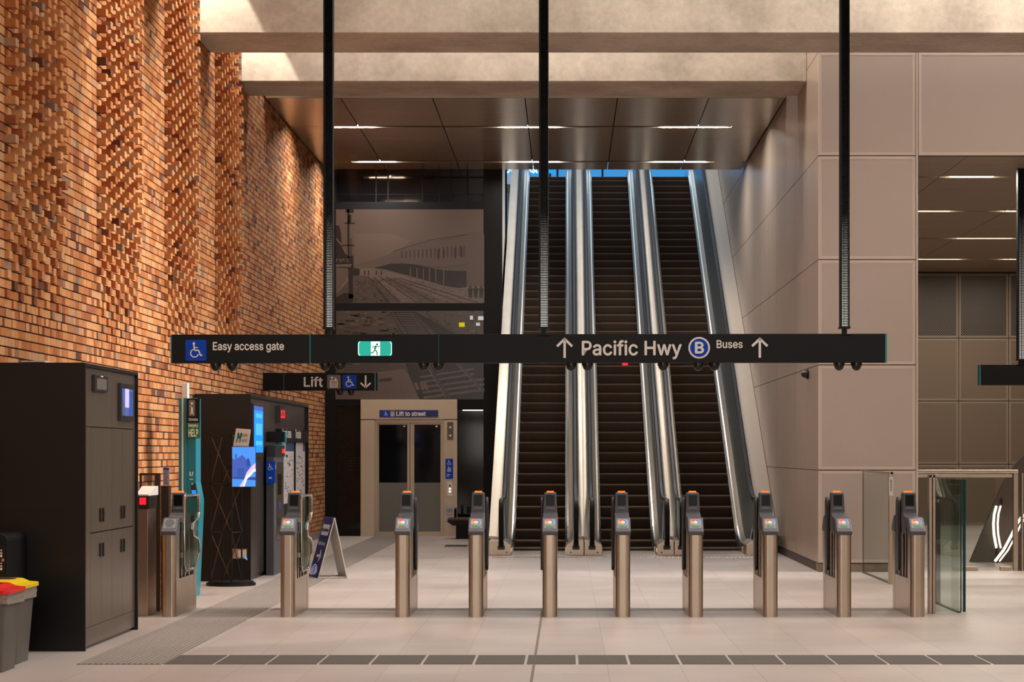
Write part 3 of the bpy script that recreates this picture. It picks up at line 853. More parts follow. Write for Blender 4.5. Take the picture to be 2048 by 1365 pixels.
q = Decal(lambda u, v, h: (X(786 + u, DL), DL - .12 - h, Z(828.3 - v, DL)), .002, .004); q.lift_icon(0, 0, 9); q.build('lift_symbol', 'sign_white', sg_)
text('Lift to street', 'lettering', 'sign_white', fns, 794, 852, 832.6, 823.6, sg_, .02, .003)
b = MB(); lb(b, 895, 907, 845, 880, -.11, -.1); ip = b.build('indicator_panel', 'steel_dark', t)
q = Decal(lambda u, v, h: (X(u, DL), DL - .11 - h, Z(v, DL))); q.poly([(898, 857), (904, 857), (901, 852)]); q.poly([(898, 870), (904, 870), (901, 875)]); q.build('arrow', 'sign_white', ip)
b = MB(); lb(b, 891.5, 906.5, 918, 958, -.11, -.1); bs = b.build('blue_sign', 'sign_blue', t)
q = Decal(lambda u, v, h: (X(899 + u, DL), DL - .11 - h, Z(926 - v, DL))); q.wheelchair(0, 0, 11); q.lift_icon(0, -13, 10); q.stroke([(-5, -24), (2, -24)], 1.2); q.stroke([(-5, -27), (0, -27)], 1.2); q.build('access_symbol', 'sign_white', bs)
b = MB(); lb(b, 895, 905.5, 963, 992, -.11, -.1); cp = b.build('call_panel', 'steel', t)
for k, (py, mm) in enumerate(((972, 'screen_dark'), (978, 'led_white'), (983.5, 'led_white'))):
    q = Decal(lambda u, v, h: (X(u, DL), DL - .11 - h, Z(v, DL)), 0, .012); q.disc(900.3, py, 1.9, 12, 1.9); q.build('call_button', mm, cp)
b = MB(); lb(b, 889, 909.5, 1012, 1040, -.105, -.1); nt_ = b.build('notice', 'paper', t)
q = Decal(lambda u, v, h: (X(u, DL), DL - .105 - h, Z(v, DL)))
for k, py in enumerate((1019, 1021.5, 1024, 1030)): q.rect(893.5, 906, py + .7, py - .5)
q.build('printed_lines', 'paper_ink', nt_)

# bench right of the lift
t = thing('bench', (X(928, 42.6), 42.6, 0), 'dark bench with brown seat and thin armrest right of the lift doors', 'bench')
b = MB(); b.box(X(897, 42.6), X(962, 42.6), 42.3, 42.85, .37, .43); b.build('seat', 'bench_wood', t, bevel=.01)
b = MB(); b.prism([(X(894, 42.3), .36), (X(905, 42.3), .28), (X(962, 42.3), .26), (X(962, 42.3), .37), (X(894, 42.3), .37)], 'y', 42.28, 42.86); b.build('seat_frame', 'black_metal', t)
b = MB(); b.box(X(913, 42.6), X(962, 42.6), 42.4, 42.8, 0, .27); b.build('base', 'black_metal', t)
for dd_ in (42.32, 42.8):
    b = MB(); b.tube([(X(911, 42.6), dd_, .42), (X(911, 42.6), dd_, .60)], .014); b.build('armrest_post', 'black_metal', t)
b = MB(); b.tube([(X(911, 42.6), 42.32, .60), (X(911, 42.6), 42.8, .62)], .016); b.build('armrest', 'black_metal', t)
b = MB(); b.box(X(932, 42.6), X(962, 42.6), 42.78, 42.84, .52, .66); b.build('backrest', 'black_metal', t, bevel=.01)
b = MB(); b.box(X(945, 42.6), X(950, 42.6), 42.8, 42.84, .42, .56); b.build('back_support', 'black_metal', t)

# ------------------------------------------------------------------ ticket gates
GW, GL = .155, 1.28
def rpoly(hw, y0, y1, rf):
    """plan of a pedestal whose outer end (y0) has rounded corners"""
    pts = [(hw, y1)]
    s = 1 if y1 > y0 else -1
    for k in range(7):
        a = math.radians(k * 15); pts.append((hw - rf + rf * math.cos(a), y0 + s * (rf - rf * math.sin(a))))
    for k in range(7):
        a = math.radians(90 - k * 15); pts.append((-hw + rf - rf * math.cos(a), y0 + s * (rf - rf * math.sin(a))))
    pts.append((-hw, y1))
    return pts
def make_gate(name, label, disc=True, flap=False, drum=-1):
    t = thing(name, (0, 0, 0), label, 'ticket gate', 'ticket gates in a row')
    hw = GW / 2
    for end in (0, 1):
        y0, y1 = (0, .2) if end == 0 else (GL, GL - .2)
        b = MB(); b.prism(rpoly(hw, y0, y1, .05), 'z', 0, .90); b.build('pedestal', 'steel', t)
        s = 1 if end == 0 else -1
        # reader head: dark collar, sloping face
        b = MB(); b.prism([(y0 - s * .008, .875), (y0 - s * .008, .915), (y0 + s * .012, .935), (y0 + s * .13, 1.05), (y0 + s * .215, 1.06), (y0 + s * .215, .875)], 'x', -hw - .005, hw + .005)
        hd = b.build('reader_head', 'plastic_grey', t, bevel=.008)
        ang = math.atan2(.115, .118); ca, sa = math.cos(ang), math.sin(ang)
        # face coordinates: u across, v up the slope from its lower edge
        fn = lambda u, v, h, y0=y0, s=s, ca=ca, sa=sa: (u * s, y0 + s * (.012 + v * ca - h * sa), .935 + v * sa + h * ca)
        b = Decal(fn, 0, .003); b.rrect(-.063, .063, .012, .155, .012); b.build('reader_pad', 'plastic_lightgrey', hd)
        if disc or end == 1:
            dsc = Decal(fn, .003, .0055); dsc.disc(0, .098, .052, 28, .05); d_ = dsc.build('disc', 'white', hd)
            q = Decal(fn, .0055, .007)
            for i, (a0, a1) in enumerate(((60, 150), (150, 215), (215, 320), (320, 420))):
                q.mi = i; q.ring(0, .098, .026, .047, a0, a1, 10)
            q.build('colour_ring', ['red', 'orange_print', 'green', 'blue'], d_)
            q = Decal(fn, .007, .0085); q.poly([(0, .072), (.027, .098), (0, .124), (-.027, .098)]); q.build('disc_centre', 'white', d_)
        else:
            q = Decal(fn, .003, .006); q.disc(0, .098, .05, 24, .05); q.build('blank_disc', 'plastic_grey', hd)
        q = Decal(fn, .003, .005); q.rect(-.04, .04, .03, .038); q.build('pad_mark', 'plastic_grey', hd)
        b = MB(); b.box(hw - .002, hw + .003, y0 + s * .17, y0 + s * .195, .86, .99); b.build('side_strip', 'steel_bright', t)
    b = MB(); b.box(-hw + .004, hw - .004, .19, GL - .19, 0, .40)
    b.prism([(.19, .40), (.23, .36), (GL - .23, .36), (GL - .19, .40)], 'x', -hw + .002, hw - .002)
    b.build('base_panel', 'steel', t)
    b = MB(); b.box(-.03, .03, .2, GL - .2, .40, 1.0); b.build('inner_core', 'plastic_dark', t)
    for yy in (.42, .62, .86):
        b = MB(); b.tube([(hw - .016, yy, .39), (hw - .016, yy, .95)], .01); b.build('guide_rail', 'steel_bright', t)
        b = MB(); b.tube([(-hw + .016, yy, .39), (-hw + .016, yy, .95)], .01); b.build('guide_rail', 'steel_bright', t)
    # tower
    ym = GL / 2
    b = MB()
    ring = lambda z, w_, d_: [(-w_, ym - d_, z), (w_, ym - d_, z), (w_, ym + d_, z), (-w_, ym + d_, z)]
    b.loft([ring(.86, .05, .2), ring(.93, hw, .26), ring(1.06, hw, .24), ring(1.10, .076, .12)]); b.build('tower_collar', 'plastic_grey', t, bevel=.01)
    b = MB(); b.loft([ring(1.09, .076, .115), ring(1.16, .073, .105), ring(1.31, .066, .085), ring(1.318, .06, .078)]); tw = b.build('tower', 'plastic_grey', t, bevel=.006)
    for s in (-1, 1):
        fn = lambda u, v, h, s=s: (u * -s, ym + s * (.105 - (v - 1.16) * .02 / .15 + h), v)
        q = Decal(fn, 0, .003); q.rrect(-.047, .047, 1.175, 1.293, .004); q.build('screen', 'screen_dark', tw)
        q = Decal(lambda u, v, h, s=s: (u * -s, ym + s * (.113 + h), v), -.01, .004)
        q.poly([(-.055, 1.138)] + [(.055 * math.cos(math.radians(180 - k * 20)), 1.138 + .022 * math.sin(math.radians(k * 20))) for k in range(1, 9)] + [(.055, 1.138)]); q.build('screen_lip', 'plastic_lightgrey', tw)
    b = MB(); b.box(-.04, .04, ym - .04, ym + .04, 1.316, 1.334); b.build('beacon', 'orange', tw, bevel=.004)['label'] = 'orange beacon light'
    if drum:
        # padded leaf folded back against the side
        b = MB(); xx = drum * (hw + .014)
        prof = [(ym + .12 + .1 * math.cos(math.radians(a)), 1.17 + .1 * math.sin(math.radians(a))) for a in range(0, 181, 20)] + [(ym + .02, .5), (ym + .06, .46), (ym + .18, .46), (ym + .22, .5)]
        b.prism(prof, 'x', xx - .014, xx + .014); b.build('leaf', 'plastic_dark', t, bevel=.008)
    if flap:
        xx = hw + .03; y0, y1 = .34, 1.24
        loop = [(y0, .53), (y0, 1.24), (y0 + .03, 1.285), (y1 - .06, 1.285), (y1 - .01, 1.24), (y1, 1.08), (y1 - .06, 1.02), (y1 - .36, .97), (y1 - .4, .9), (y1 - .38, .84), (y1 - .06, .79), (y1, .73), (y1 + .02, .62), (y1 - .3, .47), (y0 + .06, .47), (y0, .53)]
        b = MB(); b.tube([(xx, a, z) for a, z in loop], .014, 8); fl = b.build('flap_frame', 'steel_bright', t, smooth=True)
        b = MB(); b.prism(loop[:-1], 'x', xx - .004, xx + .004); b.build('flap_pane', 'tint_glass', fl)
        for zz_ in (.62, 1.0):
            b = MB(); b.box(hw - .03, xx, y0 - .005, y0 + .04, zz_, zz_ + .05); b.build('hinge', 'steel', fl)
    return t
gates = [(337, 'stainless ticket gate with a blank grey pad, glass flap open, nearest the brick wall', 0, 1, 0),
         (574.5, 'stainless ticket gate with coloured disc and open glass flap, before the folding sign', 1, 1, 0),
         (804.5, 'stainless ticket gate standing in line with the lift doors', 1, 0, 1),
         (951.5, 'stainless ticket gate standing in line with the bench, first left of the escalators', 1, 0, 1),
         (1099.5, 'stainless ticket gate in line with the right edge of the leftmost escalator', 1, 0, -1),
         (1246, 'stainless ticket gate in line with the steps of the middle escalator', 1, 0, -1),
         (1392, 'stainless ticket gate in line with the left edge of the rightmost escalator', 1, 0, -1),
         (1541.5, 'stainless ticket gate in line with the foot of the rightmost escalator and side wall', 1, 0, -1),
         (1689, 'stainless ticket gate before the beige panel wall, last but one before the glass barrier', 1, 0, -1),
         (1836, 'stainless ticket gate at the end of the row, beside the glass barrier', 1, 0, -1)]
proto = {}
for px, lb_, disc, flap, drum in gates:
    key = (disc, flap, drum)
    if key not in proto: g = proto[key] = make_gate('ticket_gate', lb_, disc, flap, drum)
    else:
        g = copy_tree(proto[key]); g['label'] = lb_
    g.location = (X(px, 22.2), 22.2, 0)

# ------------------------------------------------------------------ hanging signs
def louvre_pole(parent, u, v0, v1, w_=.1, y=0., glow='louvre_glow'):
    """square black post with a deep louvre down its front; local to parent at origin"""
    o = wloc(parent)
    x0, x1 = o.x + u - w_ / 2, o.x + u + w_ / 2; yf, yb_ = o.y + y - .06, o.y + y + .06
    b = MB(); b.box(x0, x0 + .018, yf, yb_, o.z + v0, o.z + v1); b.box(x1 - .006, x1, yf, yb_, o.z + v0, o.z + v1); b.box(x0 + .018, x1 - .006, yb_ - .01, yb_, o.z + v0, o.z + v1)
    b.box(x0 - .008, x1 + .008, yf - .006, yb_ + .006, o.z + v0 - .02, o.z + v0)
    po_ = b.build('post', 'black_metal', parent)
    b = MB(); xa, xb = x0 + .018, x1 - .006; n = 5
    for k in range(n + 1): xx = xa + (xb - xa) * k / n; b.box(xx - .0032, xx + .0032, yf + .002, yf + .012, o.z + v0, o.z + v1)
    zz_ = o.z + v0
    while zz_ < o.z + v1: b.box(xa, xb, yf + .002, yb_ - .02, zz_, zz_ + .0062); zz_ += .0175
    b.build('louvre', 'louvre_black', po_)
    b = MB(); b.box(xa, xb, yb_ - .016, yb_ - .011, o.z + v0, o.z + v1); b.build('lamp_strip', glow, po_)
    b = MB(); b.box(x0 + .025, x1 - .025, yf + .025, yb_ - .025, o.z + v0 - .1, o.z + v0 - .02); b.box(x0 - .02, x1 + .02, yf, yb_, o.z + v0 - .1, o.z + v0 - .085); b.build('neck', 'black_metal', po_)
def dome_camera(parent, u, v, r=.052):
    o = wloc(parent)
    b = MB(); b.cyl((o.x + u, o.y, o.z + v - .03), r * 1.15, .03, 16); b.dome((o.x + u, o.y, o.z + v - .03), r, 16, 6, True, 1.05); return b.build('dome', 'rubber', parent, smooth=True)

DS = 22.0; k_ = DS / F
t = thing('hanging_sign', (X(1056, DS), DS, Z(698, DS)), 'long black hanging sign with arrows, exit light and Pacific Hwy lettering above the gates', 'sign')
o = t.location
U = lambda px: (px - 1056) * k_
V = lambda py: (698 - py) * k_
hh = 28.7 * k_
b = MB()
for p0, p1 in ((342.6, 619.6), (621.4, 877.7), (878.3, 1767)): b.box(o.x + U(p0), o.x + U(p1), o.y - .06, o.y + .06, o.z - hh, o.z + hh)
b.build('panel', 'sign_black', t, bevel=.003)
b = MB()
for p0, p1 in ((340.6, 342.6), (619.6, 621.4), (877.7, 878.3), (1767, 1770.5)): b.box(o.x + U(p0), o.x + U(p1), o.y - .058, o.y + .058, o.z - hh, o.z + hh)
b.build('edge_trim', 'sign_teal', t)['label'] = 'teal edge trim'
fn = lambda u, v, h: (o.x + U(u), o.y - .06 - h, o.z + V(v))
FN = lambda cx_, cy_: (lambda u, v, h: (o.x + U(cx_ + u), o.y - .06 - h, o.z + V(cy_ - v)))
q = Decal(FN(391.5, 701)); q.rrect(-21, 21, -21, 21, 3); a_ = q.build('blue_square', 'sign_blue', t)
q = Decal(FN(391.5, 701), .002, .004); q.wheelchair(0, 0, 34); q.build('access_symbol', 'sign_white', a_)
text('Easy access gate', 'lettering', 'sign_white', fn, 426, 568, 705, 685, t)
q = Decal(FN(750.8, 698), 0, .012); q.rrect(-34, 34, -14.5, 14.5, 3); ex = q.build('exit_light', 'exit_green', t)
q = Decal(FN(750.8, 698), .012, .014); q.rect(-8, 10, -14, 14)
for sx_ in (-1, 1):
    q.stroke([(sx_ * 33, -10), (sx_ * 33, 10)], 1.2); q.stroke([(sx_ * 33, 10), (sx_ * 30, 13.5)], 1.2); q.stroke([(sx_ * 33, -10), (sx_ * 30, -13.5)], 1.2)
q.build('door_symbol', 'exit_white', ex)
q = Decal(FN(750.8, 698), .014, .016); q.disc(4.2, 8.2, 2.2, 12)
q.stroke([(2.2, 5.5), (-.5, -1.5)], 3.6); q.stroke([(2.5, 5), (7.2, 3.2), (9.5, 5.6)], 1.6); q.stroke([(1.5, 4.6), (-3.4, 4.2), (-5.4, .8)], 1.6); q.stroke([(0, -2), (4.2, -6.4), (4.6, -13)], 2.2); q.stroke([(-.6, -2), (-2.6, -7.4), (-8, -8.8)], 2.2)
q.build('running_figure', 'exit_figure', ex)
q = Decal(FN(1129.5, 697)); q.arrow(0, 0, 40); q.build('arrow', 'sign_white', t)
text('Pacific Hwy', 'lettering', 'sign_white', fn, 1164.5, 1362, 719, 682.5, t)
q = Decal(FN(1397.5, 697)); q.disc(0, 0, 21.5, 40); a_ = q.build('bus_roundel', 'sign_white', t)
q = Decal(FN(1397.5, 697), .002, .004); q.disc(0, 0, 18, 40); q.build('blue_disc', 'sign_blue', a_)
text('B', 'letter', 'sign_white', fn, 1390, 1406, 707.5, 686, a_, .025, .005)
text('Buses', 'lettering', 'sign_white', fn, 1432.5, 1483.5, 697.5, 682.3, t)
q = Decal(FN(1518, 697)); q.arrow(0, 0, 40); q.build('arrow', 'sign_white', t)
for px in (656.5, 1087.5, 1687): louvre_pole(t, U(px), V(655), HB - o.z, .1)
for px in (429, 462, 649, 679, 846.5, 877, 1142, 1175, 1326, 1396, 1428, 1676.5, 1711): dome_camera(t, U(px), V(726.5))
b = MB(); b.cyl((o.x + U(1250), o.y, o.z + V(731)), .03, .03, 14); b.build('red_lamp', 'led_red', t)['label'] = 'small red lamp'
t.rotation_euler = (0, 0, math.radians(-1.2))

DS2 = 35.0; k2 = DS2 / F
t = thing('lift_sign', (XL, DS2, Z(764, DS2)), 'short black sign reading Lift with symbols and a down arrow, fixed to the brick wall', 'sign')
o = t.location
fn = lambda u, v, h: (X(u, DS2), DS2 - .06 - h, Z(v, DS2))
FN = lambda cx_, cy_: (lambda u, v, h: (X(cx_ + u, DS2), DS2 - .06 - h, Z(cy_ - v, DS2)))
b = MB(); b.box(XL + .005, X(568, DS2), DS2 - .06, DS2 + .06, Z(782, DS2), Z(746.5, DS2)); b.box(X(569, DS2), X(750, DS2), DS2 - .06, DS2 + .06, Z(782, DS2), Z(746.5, DS2)); b.box(X(752, DS2), X(755, DS2), DS2 - .06, DS2 + .06, Z(782, DS2), Z(746.5, DS2)); b.build('panel', 'sign_black', t)
b = MB(); b.box(X(568, DS2), X(569, DS2), DS2 - .058, DS2 + .058, Z(782, DS2), Z(746.5, DS2)); b.box(X(750, DS2), X(752, DS2), DS2 - .058, DS2 + .058, Z(782, DS2), Z(746.5, DS2)); b.build('edge_trim', 'sign_teal', t)['label'] = 'teal edge trim'
text('Lift', 'lettering', 'sign_white', fn, 609, 646, 774, 754.5, t)
q = Decal(FN(668.5, 764.5)); q.rrect(-13.5, 13.5, -13.8, 13.8, 2); a_ = q.build('grey_square', 'sign_grey', t)
q = Decal(FN(668.5, 764.5), .002, .004); q.lift_icon(0, 0, 22); q.build('lift_symbol', 'sign_white', a_)
q = Decal(FN(700, 764.5)); q.rrect(-13.5, 13.5, -13.8, 13.8, 2); a_ = q.build('blue_square', 'sign_blue', t)
q = Decal(FN(700, 764.5), .002, .004); q.wheelchair(0, 0, 23); q.build('access_symbol', 'sign_white', a_)
q = Decal(FN(732, 764.5)); q.arrow(0, 0, 26, False); q.build('arrow', 'sign_white', t)
for px in (680, 702): dome_camera(t, X(px, DS2) - o.x, Z(782, DS2) - o.z, .05)

DS3 = 32.2; k3 = DS3 / F
t = thing('hall_sign', (X(2080, DS3), DS3, Z(751, DS3)), 'black hanging sign with a teal edge on a louvred post in the far hall opening', 'sign')
o = t.location
b = MB(); b.box(X(1960, DS3), X(2200, DS3), DS3 - .06, DS3 + .06, Z(771, DS3), Z(730.5, DS3)); b.build('panel', 'sign_black', t)
b = MB(); b.box(X(1957, DS3), X(1960, DS3), DS3 - .058, DS3 + .058, Z(771, DS3), Z(730.5, DS3)); b.build('edge_trim', 'sign_teal', t)
louvre_pole(t, X(2049, DS3) - o.x, Z(719, DS3) - o.z, 6.16 - o.z, .23, 0., 'louvre_glow_dim')

# wall camera on the side wall
dcam = XR * F / (1617 - CX)
t = thing('mounted_dome_camera', (XR, dcam, Z(749, dcam)), 'small black dome camera on the beige side wall right of the escalators', 'camera')
b = MB(); b.cyl((XR - .03, dcam, Z(749, dcam)), .075, .03, 20, axis='x'); b.build('base', 'black_metal', t, smooth=True)
b = MB()
rings = []
for i in range(7):
    a = PI / 2 * i / 6 * .97; rings.append([(XR - .03 - .085 * math.sin(a), dcam + .06 * math.cos(a) * math.cos(2 * PI * j / 16), Z(749, dcam) + .06 * math.cos(a) * math.sin(2 * PI * j / 16)) for j in range(16)])
b.loft(rings); b.build('dome', 'rubber', t, smooth=True)

# ------------------------------------------------------------------ black cabinet at the near left
XC = -4.25
t = thing('cabinet', (XC, 18.35, 0), 'tall black metal cabinet with bronze doors and two small screens, against the brick wall', 'cabinet')
c0, c1, zt = 18.35, 20.62, 2.55
b = MB()
b.box(XL + .03, XC, c0, c0 + .03, 0, zt); b.box(XL + .03, XC, c1 - .03, c1, 0, zt); b.box(XL + .03, XC, c0 + .03, c1 - .03, zt - .03, zt)
b.box(XL + .03, XL + .15, c0 + .03, c1 - .03, 0, zt - .03); b.box(XL + .15, XC - .05, c0 + .03, c1 - .03, 0, .03)
b.build('carcass', 'cabinet_black', t, bevel=.004)
b = MB(); b.box(XL + .031, XC - .001, c0 - .001, c0, Z(1012, c0) - .002, Z(1012, c0) + .002); b.build('side_seam', 'cabinet_seam', t)
XF = XC - .03
b = MB(); b.box(XF - .06, XF - .03, c0 + .03, c1 - .03, .03, zt - .03); b.build('backing', 'cabinet_seam', t)
b = MB(); b.box(XF - .03, XF, c0 + .03, c1 - .03, .03, .19); b.build('kick_panel', 'cabinet_bronze', t)
b = MB(); b.box(XF - .03, XF, c0 + .03, c0 + .33, .194, 1.985); b.build('filler_panel', 'cabinet_bronze', t)
b = MB(); b.box(XF - .03, XF, c1 - .12, c1 - .03, .194, zt - .03); b.build('end_panel', 'cabinet_bronze', t)
ya, yb_, yc = c0 + .336, c0 + 1.21, c1 - .126
for j, (y0, y1) in enumerate(((c0 + .03, yb_ - .003), (yb_ + .003, yc))):
    b = MB(); b.box(XF - .03, XF, y0, y1, 1.99, zt - .034); fp = b.build('upper_panel', 'cabinet_bronze', t)
    D_ = lambda px: 4.28 * F / (CX - px)
    if j == 0: s0, s1, z0, z1 = D_(183.5), D_(210), 2.31, 2.46
    else: s0, s1, z0, z1 = D_(235.5), D_(262), 2.06, 2.42
    bz = MB(); bz.box(XF, XF + .03, s0, s1, z0, z1); f_ = bz.build('screen_frame', 'plastic_dark', fp, bevel=.004)
    bz = MB()
    if j == 0:
        bz.box(XF + .03, XF + .032, s0 + .07, s1 - .07, z0 + .02, z1 - .03); bz.build('screen', 'sign_grey', f_)
        bz = MB(); bz.box(XF + .03, XF + .033, (s0 + s1) / 2 - .05, (s0 + s1) / 2 + .05, z1 - .016, z1 - .004); bz.build('status_tag', 'white', f_)
    else:
        q = Decal(lambda u, v, h: (XF + .03 + h, u, v)); a0, a1, e0, e1 = s0 + .06, s1 - .06, z0 + .05, z1 - .05
        w_ = a1 - a0; q.rect(a0, a1, e0, e1)
        q.h0, q.h1 = .002, .003; q.mi = 1; q.rect(a0 + .25 * w_, a0 + .62 * w_, e0 + .08, e1); q.mi = 2; q.rect(a0 + .62 * w_, a1, e0, e1 - .02); q.mi = 3; q.rect(a0 + .02, a0 + .2 * w_, e0, e0 + .12)
        q.build('screen', ['screen_shade', 'screen_pale', 'screen_dusk', 'sign_grey'], f_)
for y0, y1 in ((ya, yb_ - .003), (yb_ + .003, yc)):
    ym = (y0 + y1) / 2
    for z0, z1, hz in ((.194, 1.025, .80), (1.035, 1.982, 1.12)):
        for q0, q1, hy in ((y0, ym - .002, ym - .06), (ym + .002, y1, ym + .06)):
            b = MB(); b.box(XF - .03, XF, q0, q1, z0, z1); d_ = b.build('door', 'cabinet_bronze', t)
            b = MB(); b.box(XF, XF + .012, hy - .022, hy + .022, hz, hz + .125); b.build('handle', 'rubber', d_, bevel=.003)
b = MB(); b.box(XC - .62, XC - .42, 18.75, 19.05, zt, zt + .012); b.box(XC - .60, XC - .40, 18.77, 19.07, zt + .012, zt + .022); b.box(XC - .66, XC - .45, 18.72, 19.0, zt + .022, zt + .032)
tag(b.build('paper_stack', 'white'), 'low stack of white papers lying on top of the black cabinet', 'papers')

# bins
def bin_(name, label, x1, y0, lid):
    t = thing(name, (x1 - .14, y0 + .25, 0), label, 'bin', 'slim recycling bins')
    x0 = x1 - .27; y1 = y0 + .42; h = .62
    def rr_(x0, x1, y0, y1, z, r=.03):
        pts = []
        for cx_, cy_, a0 in ((x1 - r, y0 + r, -90), (x1 - r, y1 - r, 0), (x0 + r, y1 - r, 90), (x0 + r, y0 + r, 180)):
            for k in range(4): a = math.radians(a0 + k * 30); pts.append((cx_ + r * math.cos(a), cy_ + r * math.sin(a), z))
        return pts
    e = .045
    b = MB(); b.loft([rr_(x0, x1, y0, y1, 0), rr_(x0 - e * .9, x1 + e * .9, y0 - e * .9, y1 + e * .9, h * .93), rr_(x0 - e - .008, x1 + e + .008, y0 - e - .008, y1 + e + .008, h * .935), rr_(x0 - e - .008, x1 + e + .008, y0 - e - .008, y1 + e + .008, h)])
    bd = b.build('body', 'bin_grey', t, smooth=True)
    rg = random.Random(len(label)); b = MB(); rings = []
    base = rr_(x0 - e - .014, x1 + e + .014, y0 - e - .014, y1 + e + .014, 0)
    for z, k in ((h - .075, 1), (h - .05, 0), (h - .02, 1), (h + .006, .2)):
        rings.append([(p[0] + rg.uniform(-.006, .008) * k, p[1] + rg.uniform(-.006, .008) * k, z + rg.uniform(-.016, .014) * k) for p in base])
    b.loft(rings); b.build('liner', 'bin_liner', t)
    g = .03
    b = MB(); b.loft([rr_(x0 - e - g, x1 + e + g, y0 - e - g, y1 + e + g, h + .006, .04), rr_(x0 - e - g, x1 + e + g, y0 - e - g, y1 + e + g, h + .04, .04), rr_(x0 - e - g + .06, x1 + e + g - .06, y0 - e - g + .06, y1 + e + g - .06, h + .05, .04), rr_(x0 + .03, x1 - .03, y0 + .03, y1 - .03, h + .078, .05), rr_(x0 + .05, x1 - .05, y0 + .05, y1 - .05, h + .08, .05)])
    ld = b.build('lid', lid, t, bevel=.004)
    b = MB(); b.cyl(((x0 + x1) / 2, (y0 + y1) / 2, h + .0795), .085, .004, 24); b.build('lid_hole', 'rubber', ld)
bin_('recycling_bin', 'slim grey bin with a red lid, in front of the black cabinet', -4.50, 16.55, 'bin_red')
bin_('recycling_bin', 'slim grey bin with a yellow lid, between the red-lidded bin and the black cabinet', -4.555, 17.18, 'bin_yellow')
t = thing('waste_cabinet', (-5.02, 17.85, 0), 'black waste cabinet with rounded top edge and small printed symbols, behind the bins', 'bin')
x1 = X(14.3, 17.7)
b = MB(); prof = [(17.72, 0), (17.72, .98)] + [(17.80 - .08 * math.cos(math.radians(a)), .98 + .08 * math.sin(math.radians(a))) for a in (20, 45, 70, 90)] + [(18.22, 1.06), (18.3, .98), (18.3, 0)]
b = MB(); pr = [(XL + .03, 0), (x1, 0), (x1, 1.0)] + [(x1 - .06 + .06 * math.cos(math.radians(a)), 1.0 + .06 * math.sin(math.radians(a))) for a in (25, 50, 75, 90)] + [(XL + .03, 1.06)]
b.prism(pr, 'y', 17.72, 18.28); b.build('body', 'black_metal', t, bevel=.006)
b = MB(); b.box(XL + .05, x1 - .02, 17.7, 17.722, .12, .97); d_ = b.build('door', 'cabinet_black', t, bevel=.004)
b = MB(); b.cyl((x1 - .035, 17.69, Z(1121, 17.7)), .014, .012, 14, axis='y'); b.build('lock', 'steel_bright', d_)
q = Decal(lambda u, v, h: (u, 17.7 - h, v)); 
for zz_ in (Z(1107, 17.7), Z(1133, 17.7)): q.ring(x1 - .05, zz_, .006, .01, n=8); q.rect(x1 - .058, x1 - .042, zz_ - .035, zz_ - .015); q.rect(x1 - .056, x1 - .044, zz_ + .018, zz_ + .03)
q.build('symbols', 'sign_white', d_)

# ------------------------------------------------------------------ left end of the gate line: post, frame, notice post
t = thing('validator_post', (X(290, 22.3), 22.3, 0), 'stainless post with sloping white top and red display, right of the black cabinet', 'post')
b = MB(); b.box(X(275, 22.3), X(296, 22.3), 22.3, 22.75, 0, Z(1018, 22.3)); b.build('body', 'steel', t, bevel=.006)
b = MB(); b.box(X(273, 22.3), X(298, 22.3), 22.28, 22.75, Z(1018, 22.3), Z(990, 22.3)); hd = b.build('head', 'steel_dark', t)
b = MB(); b.prism([(22.27, Z(992, 22.3)), (22.6, Z(974, 22.3)), (22.75, Z(974, 22.3)), (22.75, Z(992, 22.3))], 'x', X(272, 22.3), X(300, 22.3)); b.build('top_plate', 'white', hd)
q = Decal(lambda u, v, h: (X(u, 22.28), 22.28 - h, Z(v, 22.28))); q.rect(279, 292, 1010, 996); rd = q.build('red_display', 'led_red', hd)
t = thing('barrier_frame', (X(305, 23.0), 23.0, 0), 'bronze framed glass barrier panel between the red display post and the notice post', 'barrier')
b = MB(); b.box(X(309, 23), X(314.5, 23), 23, 23.05, 0, Z(947, 23)); b.box(X(315, 23), X(319.5, 23), 23.0, 23.05, 0, Z(947, 23)); b.box(X(281, 23), X(309, 23), 23.0, 23.05, Z(951, 23), Z(947, 23)); b.box(X(279, 23), X(282, 23), 23, 23.05, 0, Z(947, 23)); b.build('frame', 'steel_dark', t)
b = MB(); b.box(X(282, 23), X(309, 23), 23.02, 23.032, .1, Z(951, 23)); b.build('pane', 'clear_glass', t)
t = thing('notice_post', (X(330, 23.2), 23.2, 0), 'bronze post holding a blue and white paper notice, behind the leftmost ticket gate', 'post')
b = MB(); b.box(X(321.5, 23.2), X(337, 23.2), 23.2, 23.35, 0, Z(972, 23.2)); b.build('post', 'steel_dark', t, bevel=.004)
b = MB(); b.box(X(324, 23.2), X(337, 23.2), 23.26, 23.268, Z(972, 23.2), Z(936, 23.2)); h_ = b.build('holder', 'clear_glass', t)
q = Decal(lambda u, v, h: (X(u, 23.2), 23.258 - h, Z(v, 23.2))); q.rect(324.5, 336.5, 971, 936.5); q.mi = 1; q.h0, q.h1 = .002, .003; q.rect(324.5, 336.5, 941, 936.5)
for py in range(944, 969, 3): q.rect(326, 335 - (py % 4), py + 1, py)
q.build('notice', ['paper', 'sign_blue'], h_)

